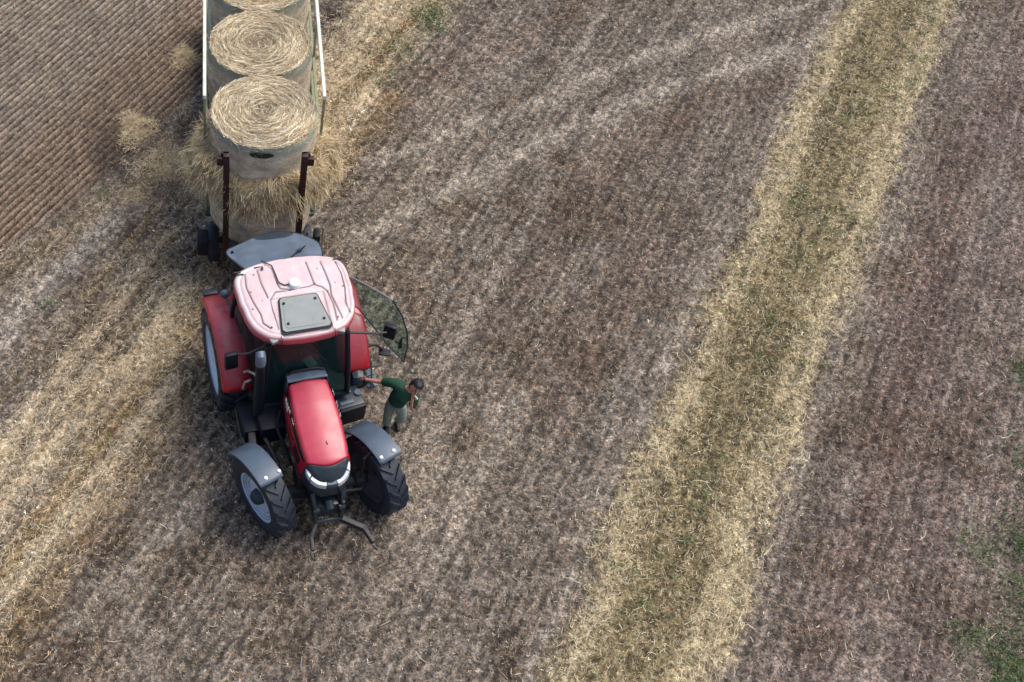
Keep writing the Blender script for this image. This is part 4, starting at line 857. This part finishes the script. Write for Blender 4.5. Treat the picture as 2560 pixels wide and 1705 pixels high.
def make_bale(loc, seed, label, core=.18):
    r_ = np.random.default_rng(seed)
    e = empty('round_bale', loc, label=label, cat='bale', group='round bales standing on the trailer')
    n_ = 96; th_ = np.arange(n_)*2*PI/n_
    lum = 1+.018*np.sin(2*th_+seed)+.012*np.sin(5*th_+2*seed)+.008*np.sin(11*th_+seed)
    prof_ = [(.93, 0), (.985, .03), (1.0, .12), (1.008, .4), (1.0, .6), (1.008, .85), (1.0, 1.05), (.99, 1.12), (.965, 1.16)]
    vs = []
    for i, (q, z) in enumerate(prof_):
        rr_ = BR*q*lum*(1+r_.normal(0, .0035, n_))
        vs += [(rr_[k_]*math.cos(th_[k_]), rr_[k_]*math.sin(th_[k_]), z) for k_ in range(n_)]
    fs = [(i*n_+k_, i*n_+(k_+1) % n_, (i+1)*n_+(k_+1) % n_, (i+1)*n_+k_) for i in range(len(prof_)-1) for k_ in range(n_)]
    MB().add(vs, fs).build('net_wrap', M['balenet'], e, 60, False)
    vs = []; rg = np.linspace(0, 1, 42)
    def ztop(q, t_):
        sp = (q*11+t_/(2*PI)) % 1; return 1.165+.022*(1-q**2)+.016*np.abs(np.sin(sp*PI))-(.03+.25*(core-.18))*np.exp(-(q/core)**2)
    for q in rg: 
        for k_ in range(n_):
            rr_ = BR*.972*q*lum[k_] if q > .9 else BR*.972*q
            vs.append((rr_*math.cos(th_[k_]), rr_*math.sin(th_[k_]), ztop(q, th_[k_])+r_.normal(0, .006)-(.02 if q > .97 else 0)))
    fs = [(i*n_+k_, i*n_+(k_+1) % n_, (i+1)*n_+(k_+1) % n_, (i+1)*n_+k_) for i in range(len(rg)-1) for k_ in range(n_)]
    topo = MB().add(vs, fs).build('bale_end', M['baletop'], e, 70, False)
    # straws wound round the end face
    n = 5200; q = np.sqrt(r_.uniform(.0, 1, n)); t_ = r_.uniform(0, 2*PI, n); L = r_.gamma(4, .04, n).clip(.05, .34)
    az = t_+PI/2+r_.normal(0, .27+.9*(q < core*.8)+.5*(r_.random(n) < .12), n); x = q*BR*.985*np.cos(t_)-np.cos(az)*L/2; y = q*BR*.985*np.sin(t_)-np.sin(az)*L/2
    pc = pal(n, [(228, 216, 186), (208, 192, 158), (190, 170, 134), (234, 226, 204), (214, 200, 176), (168, 146, 112)], .16)
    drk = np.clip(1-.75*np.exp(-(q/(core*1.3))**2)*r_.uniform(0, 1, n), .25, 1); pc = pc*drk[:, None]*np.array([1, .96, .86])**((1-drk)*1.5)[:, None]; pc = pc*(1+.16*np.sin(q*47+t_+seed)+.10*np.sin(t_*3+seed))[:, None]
    hyp = np.hypot(x+np.cos(az)*L, y+np.sin(az)*L)
    z = np.array([ztop(a_, b_) for a_, b_ in zip(q, t_)])+r_.uniform(.004, .03, n)
    ok = (hyp < BR*1.03) & (np.hypot(x, y) < BR*1.03)
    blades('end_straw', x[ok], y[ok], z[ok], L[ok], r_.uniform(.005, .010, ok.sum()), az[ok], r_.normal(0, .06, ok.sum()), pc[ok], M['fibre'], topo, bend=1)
    # loose ends poking through the wrap
    n = 900; t_ = r_.uniform(0, 2*PI, n); zz = r_.uniform(.03, 1.17, n); x = BR*np.cos(t_); y = BR*np.sin(t_); az = t_+r_.choice([-1, 1], n)*r_.uniform(.9, 1.5, n)
    blades('loose_end', x, y, zz, r_.uniform(.04, .14, n), r_.uniform(.004, .007, n), az, r_.normal(-.2, .5, n), pal(n, [(200, 180, 140), (170, 150, 116), (150, 140, 120)]), M['fibre'], e, bend=1)
    return e
def Uw(x, y, z): a = -UA; c, s = math.cos(a), math.sin(a); return (-.0903+x*c-y*s, 13.086+x*s+y*c, z)
LB = ['front upper round bale above the shaggy straw collar', 'second upper round bale with a dark sunken middle', 'upper round bale cut off by the top edge of the photo', 'rearmost upper round bale of the row on the trailer']
LL = ['front lower round bale behind the tractor window, below the straw collar', 'lower round bale under the one with a dark middle', 'lower round bale under the one at the photo\'s top edge', 'rearmost lower round bale of the row']
OFF = [(0, 0), (-.02, .0), (.03, .02)]
for k_ in range(3):
    yc = BR+.06+k_*1.692
    make_bale(Uw(OFF[k_][0], yc+OFF[k_][1], BT-BH), 3+k_*5, LB[k_], (.2, .34, .2)[k_])
    make_bale(Uw(-OFF[k_][0], yc, .95), 40+k_*7, LL[k_])
# straw collar bursting out at the joint of the two front bales
cc_ = Uw(0, BR+.06, 0)
n_, m_ = 90, 14; vs = []; r_ = np.random.default_rng(5)
lump = lambda t_: 1+.10*math.sin(4*t_+1)+.07*math.sin(9*t_)
ns = r_.normal(0, .022, (m_, n_))
for j in range(m_):
    q = 2*PI*j/m_
    for i in range(n_):
        t_ = 2*PI*i/n_; fr = max(0, -math.sin(t_))**4; sd_ = abs(math.cos(t_))**2
        cr_ = .88+.05*sd_; a_ = (.32*sd_+.19*(1-sd_))*lump(t_); b_ = .26+.06*fr+.05*sd_
        rr_ = cr_+a_*math.cos(q)+ns[j, i]; zz = 2.41-.10*fr+b_*math.sin(q)-.10*max(0, math.cos(q))+ns[j, i]
        vs.append((rr_*math.cos(t_), rr_*math.sin(t_), zz))
fs = [(j*n_+i, j*n_+(i+1) % n_, ((j+1) % m_)*n_+(i+1) % n_, ((j+1) % m_)*n_+i) for j in range(m_) for i in range(n_)]
col_e = empty('straw_collar', (cc_[0], cc_[1], 0), -UA, label='shaggy collar of loose straw bulging out between the two front bales', cat='straw')
MB().add(vs, fs).build('straw_mass', M['baletop'], col_e, 80)
nc = 620; n = nc*30; ct = r_.uniform(0, 2*PI, nc); cq = r_.uniform(-.75, 1.9, nc); caz = r_.normal(0, .75, nc); cl = r_.lognormal(0, .35, nc); ctl = r_.normal(0, .28, nc)
rp = lambda a: np.repeat(a, 30)
t_ = rp(ct)+r_.normal(0, .055, n); q = rp(cq)+r_.normal(0, .13, n); sd_ = np.abs(np.cos(t_))**2; fr = np.maximum(0, -np.sin(t_))**4
rr_ = .88+.05*sd_+(.33*sd_+.20*(1-sd_))*np.cos(q); zz = 2.41-.10*fr+(.26+.06*fr+.05*sd_)*np.sin(q)-.10*np.maximum(0, np.cos(q))
lm = 1+.10*np.sin(4*t_+1)+.07*np.sin(9*t_)+rp(r_.normal(0, .09, nc)); rr_ = .88+(rr_-.88)*lm; zz += .05*np.sin(5*t_+2)+rp(r_.normal(0, .03, nc))
az = t_+rp(caz)+r_.normal(0, .3, n); tilt = np.where(q > 1.0, -.3, -1.1)+rp(ctl)+r_.normal(0, .2, n)
blades('straw_strand', rr_*np.cos(t_)*.99, rr_*np.sin(t_)*.99, zz+.01, (r_.gamma(4, .03, n)*rp(cl)).clip(.04, .34), r_.uniform(.005, .009, n), az, tilt, pal(n, [(224, 208, 170), (206, 184, 142), (186, 162, 120), (230, 218, 186), (160, 136, 96)], .15)*rp(r_.uniform(.72, 1.12, nc))[:, None], M['fibre'], col_e, bend=1)
# dark strip laid on the front of the upper bale, near its top
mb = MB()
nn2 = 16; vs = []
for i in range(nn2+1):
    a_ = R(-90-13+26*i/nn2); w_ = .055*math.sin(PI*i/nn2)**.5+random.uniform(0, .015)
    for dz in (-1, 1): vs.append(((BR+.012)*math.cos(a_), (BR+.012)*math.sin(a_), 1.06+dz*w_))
MB().add(vs, [(2*i, 2*i+2, 2*i+3, 2*i+1) for i in range(nn2)]).build('dark_strip', pmat('dark_strip_colour', (.018, .03, .02), .9, var=.5, scale=30), bpy.data.objects['round_bale'])
# straw heaps on the ground beside the trailer
def heap(x, y, rx, ry, h, n, seed, label):
    r_ = np.random.default_rng(seed); e = empty('straw_heap', (x, y, 0), label=label, cat='straw', group='small straw heaps left of the trailer')
    q = np.sqrt(r_.random(n))*1.15; t_ = r_.uniform(0, 2*PI, n); px = q*rx*np.cos(t_); py = q*ry*np.sin(t_); z = h*np.clip(1-q**2, 0, 1)*r_.uniform(.3, 1, n)+.02; q_ = q*(1+.35*np.sin(3*t_+seed)); px, py = q_*rx*np.cos(t_), q_*ry*np.sin(t_)
    blades('straw', px, py, z, r_.gamma(4, .022, n).clip(.04, .2), r_.uniform(.005, .009, n), r_.uniform(0, 2*PI, n), r_.normal(0, .12, n), pal(n, [(224, 204, 164), (204, 182, 140), (234, 220, 188), (180, 156, 116)], .15), M['fibre'], e, bend=1)
heap(-2.75, 17.0, .30, .42, .12, 1500, 1, 'pointed pale straw heap on the ploughed rows')
heap(-1.95, 19.25, .22, .3, .10, 800, 2, 'smallest straw heap, beside the trailer rail near the top of the photo')
heap(-2.05, 16.1, .48, .55, .08, 1700, 3, 'wide flat straw heap on dark soil beside the straw collar')

# ------------------------------------------------------------------ person
pe = empty('person', (0, 0, 0), label='dark-haired person in green T-shirt and grey trousers leaning away from the tractor, arm out', cat='person')
def skin_obj(name, nodes, edges, mat, parent, root=0, sub=2):
    me = bpy.data.meshes.new(name); me.from_pydata([n_[0] for n_ in nodes], edges, []); o = mesh_obj(name, me, mat, parent)
    o.modifiers.new('skin', 'SKIN').use_smooth_shade = True
    sv = me.skin_vertices[0].data
    for i, n_ in enumerate(nodes):
        r_ = n_[1]; sv[i].radius = (r_, r_) if not isinstance(r_, tuple) else r_
        sv[i].use_root = i == root
    s_ = o.modifiers.new('sub', 'SUBSURF'); s_.levels = sub; s_.render_levels = sub
    return o
J = dict(pel=(2.215, 10.06, .95), waist=(2.225, 10.05, 1.08), chest=(2.265, 10.045, 1.25), up=(2.305, 10.03, 1.36), neck=(2.355, 10.005, 1.425), hb=(2.40, 9.985, 1.475), hm=(2.435, 9.975, 1.535), ht=(2.46, 9.97, 1.59),
         sR=(2.09, 10.14, 1.385), eR=(1.90, 10.22, 1.27), wR=(1.735, 10.27, 1.24), hR=(1.665, 10.285, 1.235),
         sL=(2.46, 9.94, 1.315), eL=(2.43, 9.83, 1.10), wL=(2.40, 9.84, 1.30), hL=(2.41, 9.87, 1.36),
         hipR=(2.145, 10.10, .90), kR=(2.14, 10.13, .50), aR=(2.165, 10.19, .09), tR=(2.14, 10.02, .045),
         hipL=(2.295, 10.02, .90), kL=(2.36, 10.03, .53), aL=(2.34, 10.26, .16), tL=(2.36, 10.13, .05))
nd = [(J[k_], r_) for k_, r_ in (('pel', .125), ('waist', .115), ('chest', .135), ('up', .10), ('neck', .052), ('hb', .062), ('hm', .088), ('ht', .070),
      ('sR', .055), ('eR', .040), ('wR', .027), ('hR', .03), ('sL', .055), ('eL', .040), ('wL', .027), ('hL', .03),
      ('hipR', .09), ('kR', .055), ('aR', .038), ('hipL', .09), ('kL', .055), ('aL', .038))]
ed = [(0, 1), (1, 2), (2, 3), (3, 4), (4, 5), (5, 6), (6, 7), (3, 8), (8, 9), (9, 10), (10, 11), (3, 12), (12, 13), (13, 14), (14, 15), (0, 16), (16, 17), (17, 18), (0, 19), (19, 20), (20, 21)]
skin_obj('body', nd, ed, M['skin'], pe)
def fing(base, d_, side, name='finger'):
    b = Vector(base); d_ = Vector(d_).normalized(); side = Vector(side).normalized()
    for i in range(4):
        ln = (.075, .085, .08, .062)[i]; p0 = b+side*(.027-.018*i); dn = Vector((0, 0, -1))
        p1 = p0+d_*ln*.45; p2 = p1+(d_+dn*.5).normalized()*ln*.35; p3 = p2+(d_+dn*1.1).normalized()*ln*.28
        skin_obj(name, [(p0-d_*.02, .0095), (p1, .009), (p2, .008), (p3, .007)], [(0, 1), (1, 2), (2, 3)], M['skin'], pe, 0, 1)
    p0 = b-d_*.045+side*.03; p1 = p0+(side+d_*.7).normalized()*.03; p2 = p1+(d_+side*.3).normalized()*.028
    skin_obj('thumb', [(p0, .011), (p1, .010), (p2, .008)], [(0, 1), (1, 2)], M['skin'], pe, 0, 1)
fing((1.645, 10.29, 1.235), (-1, .2, .1), (0, .3, 1)); fing((2.415, 9.87, 1.38), (-.1, .35, 1), (1, .2, 0))
# face
hc = Vector(J['hm'])+Vector((.005, -.005, -.01)); fd = Vector((.10, -.98, -.02)).normalized(); rt_ = Vector((fd.y, -fd.x, 0)).normalized(); upf = rt_.cross(fd).normalized()
if upf.z < 0: upf = -upf
upf = (upf-rt_*.38).normalized(); rt_ = upf.cross(fd).normalized()*(1 if upf.cross(fd).dot(rt_) > 0 else -1)
MB().tube([hc+fd*.078+upf*.02, hc+fd*.104-upf*.02, hc+fd*.085-upf*.03], [.007, .015, .01], 8).build('nose', M['skin'], pe)
for s_ in (-1, 1):
    MB().sphere(hc+fd*.08+rt_*s_*.032+upf*.025, .011, 6).build('eye', M['hair'], pe)
    MB().sphere(hc+rt_*s_*.088-fd*.005-upf*.005, .026, 6, (.5, .8, 1.1)).build('ear', M['skin'], pe)
MB().tube([hc+fd*.083-upf*.052-rt_*.022, hc+fd*.088-upf*.053, hc+fd*.083-upf*.052+rt_*.022], .006, 6).build('mouth', pmat('lips', (.32, .1, .09), .5), pe)
# hair: cap over the top and back of the head
bm = bmesh.new(); bmesh.ops.create_uvsphere(bm, u_segments=36, v_segments=24, radius=1)
hv = []
for v in bm.verts:
    p = v.co.copy(); rr_ = .098+.004*math.sin(p.x*23+p.z*17)+.004*random.random(); front = p.x; upw = p.z
    q = hc+fd*(p.x*rr_*1.05-.012)+rt_*(p.y*rr_*.93)+upf*(p.z*rr_*1.08+.018); v.co = q
bmesh.ops.delete(bm, geom=[v for v in bm.verts if ((v.co-hc).dot(fd) > .0 and (v.co-hc).dot(upf) < .066+.01*math.sin(v.co.x*90)) or (v.co-hc).dot(upf) < -.065], context='VERTS')
me = bpy.data.meshes.new('hair'); bm.to_mesh(me); bm.free(); ho = mesh_obj('hair', me, M['hair'], pe); me.polygons.foreach_set('use_smooth', [True]*len(me.polygons)); mo = ho.modifiers.new('s', 'SOLIDIFY'); mo.thickness = .02
# clothes
def lerp(a, b, t_): return tuple(Vector(J[a]).lerp(Vector(J[b]), t_))
sh = [(lerp('pel', 'waist', -.1), .165), (J['waist'], .165), (J['chest'], .165), (lerp('up', 'neck', .1), .115), (lerp('up', 'neck', .8), .062),
      (J['sR'], .085), (lerp('sR', 'eR', .8), .070), (J['sL'], .085), (lerp('sL', 'eL', .85), .070)]
skin_obj('shirt', sh, [(0, 1), (1, 2), (2, 3), (3, 4), (3, 5), (5, 6), (3, 7), (7, 8)], M['shirt'], pe)
tp = [(lerp('pel', 'waist', .6), .150), (J['pel'], .155), (J['hipR'], .108), (J['kR'], .082), (lerp('kR', 'aR', 1.0), .075), (J['hipL'], .108), (J['kL'], .082), (lerp('kL', 'aL', 1.0), .072)]
skin_obj('trousers', tp, [(0, 1), (1, 2), (2, 3), (3, 4), (1, 5), (5, 6), (6, 7)], M['trous'], pe, 1)
for a_, t_ in (('aR', 'tR'), ('aL', 'tL')):
    A_, T_ = Vector(J[a_]), Vector(J[t_]); d_ = (T_-A_); d_.z = 0; d_.normalize(); z0 = .05 if a_ == 'aR' else .06
    skin_obj('shoe', [((*(A_-d_*.05).xy, z0), .042), ((*(A_+d_*.03).xy, z0), .048), ((*(A_+d_*.13).xy, z0-.005), .045), ((*(A_+d_*.19).xy, z0-.01), .035)], [(0, 1), (1, 2), (2, 3)], M['shoe'], pe)
cg = MB(); cp = hc+fd*.10-upf*.07; cg.tube([cp, cp+(fd*.5-rt_*.6-upf*.2)*.05, cp+(fd*.5-rt_*.6-upf*.2)*.1], .012, 8); cgo = cg.build('cigarette', M['white'], None)
tag(cgo, 'small white stick held up at the chin of the person in green', 'cigarette')

# ------------------------------------------------------------------ separate pieces that are parts of their own
def split_loose(names):
    for o in [o for o in bpy.data.objects if o.type == 'MESH' and o.name.split('.')[0] in names]:
        bm = bmesh.new(); bm.from_mesh(o.data); bm.verts.ensure_lookup_table(); seen = set(); comps = []
        for v in bm.verts:
            if v.index in seen: continue
            st = [v]; seen.add(v.index); comp = []
            while st:
                a = st.pop(); comp.append(a.index)
                for e in a.link_edges:
                    b = e.other_vert(a)
                    if b.index not in seen: seen.add(b.index); st.append(b)
            comps.append(set(comp))
        if len(comps) > 1:
            for c in comps:
                b2 = bm.copy(); b2.verts.ensure_lookup_table(); bmesh.ops.delete(b2, geom=[v for v in b2.verts if v.index not in c], context='VERTS')
                me = bpy.data.meshes.new(o.data.name); b2.to_mesh(me); b2.free()
                n = mesh_obj(o.name.split('.')[0], me, list(o.data.materials), o.parent); n.matrix_local = o.matrix_local.copy()
                for ch in list(o.children): ch.parent = n
            bpy.data.objects.remove(o)
        bm.free()
split_loose({'tool_box', 'filter', 'hatch_bolt', 'roof_screw', 'fender_bolt', 'winch_handle', 'rear_wiper', 'mirror_bracket', 'linkage_pin', 'lip_joint', 'lower_rail', 'box_lid', 'drawbar', 'heat_pipe'})
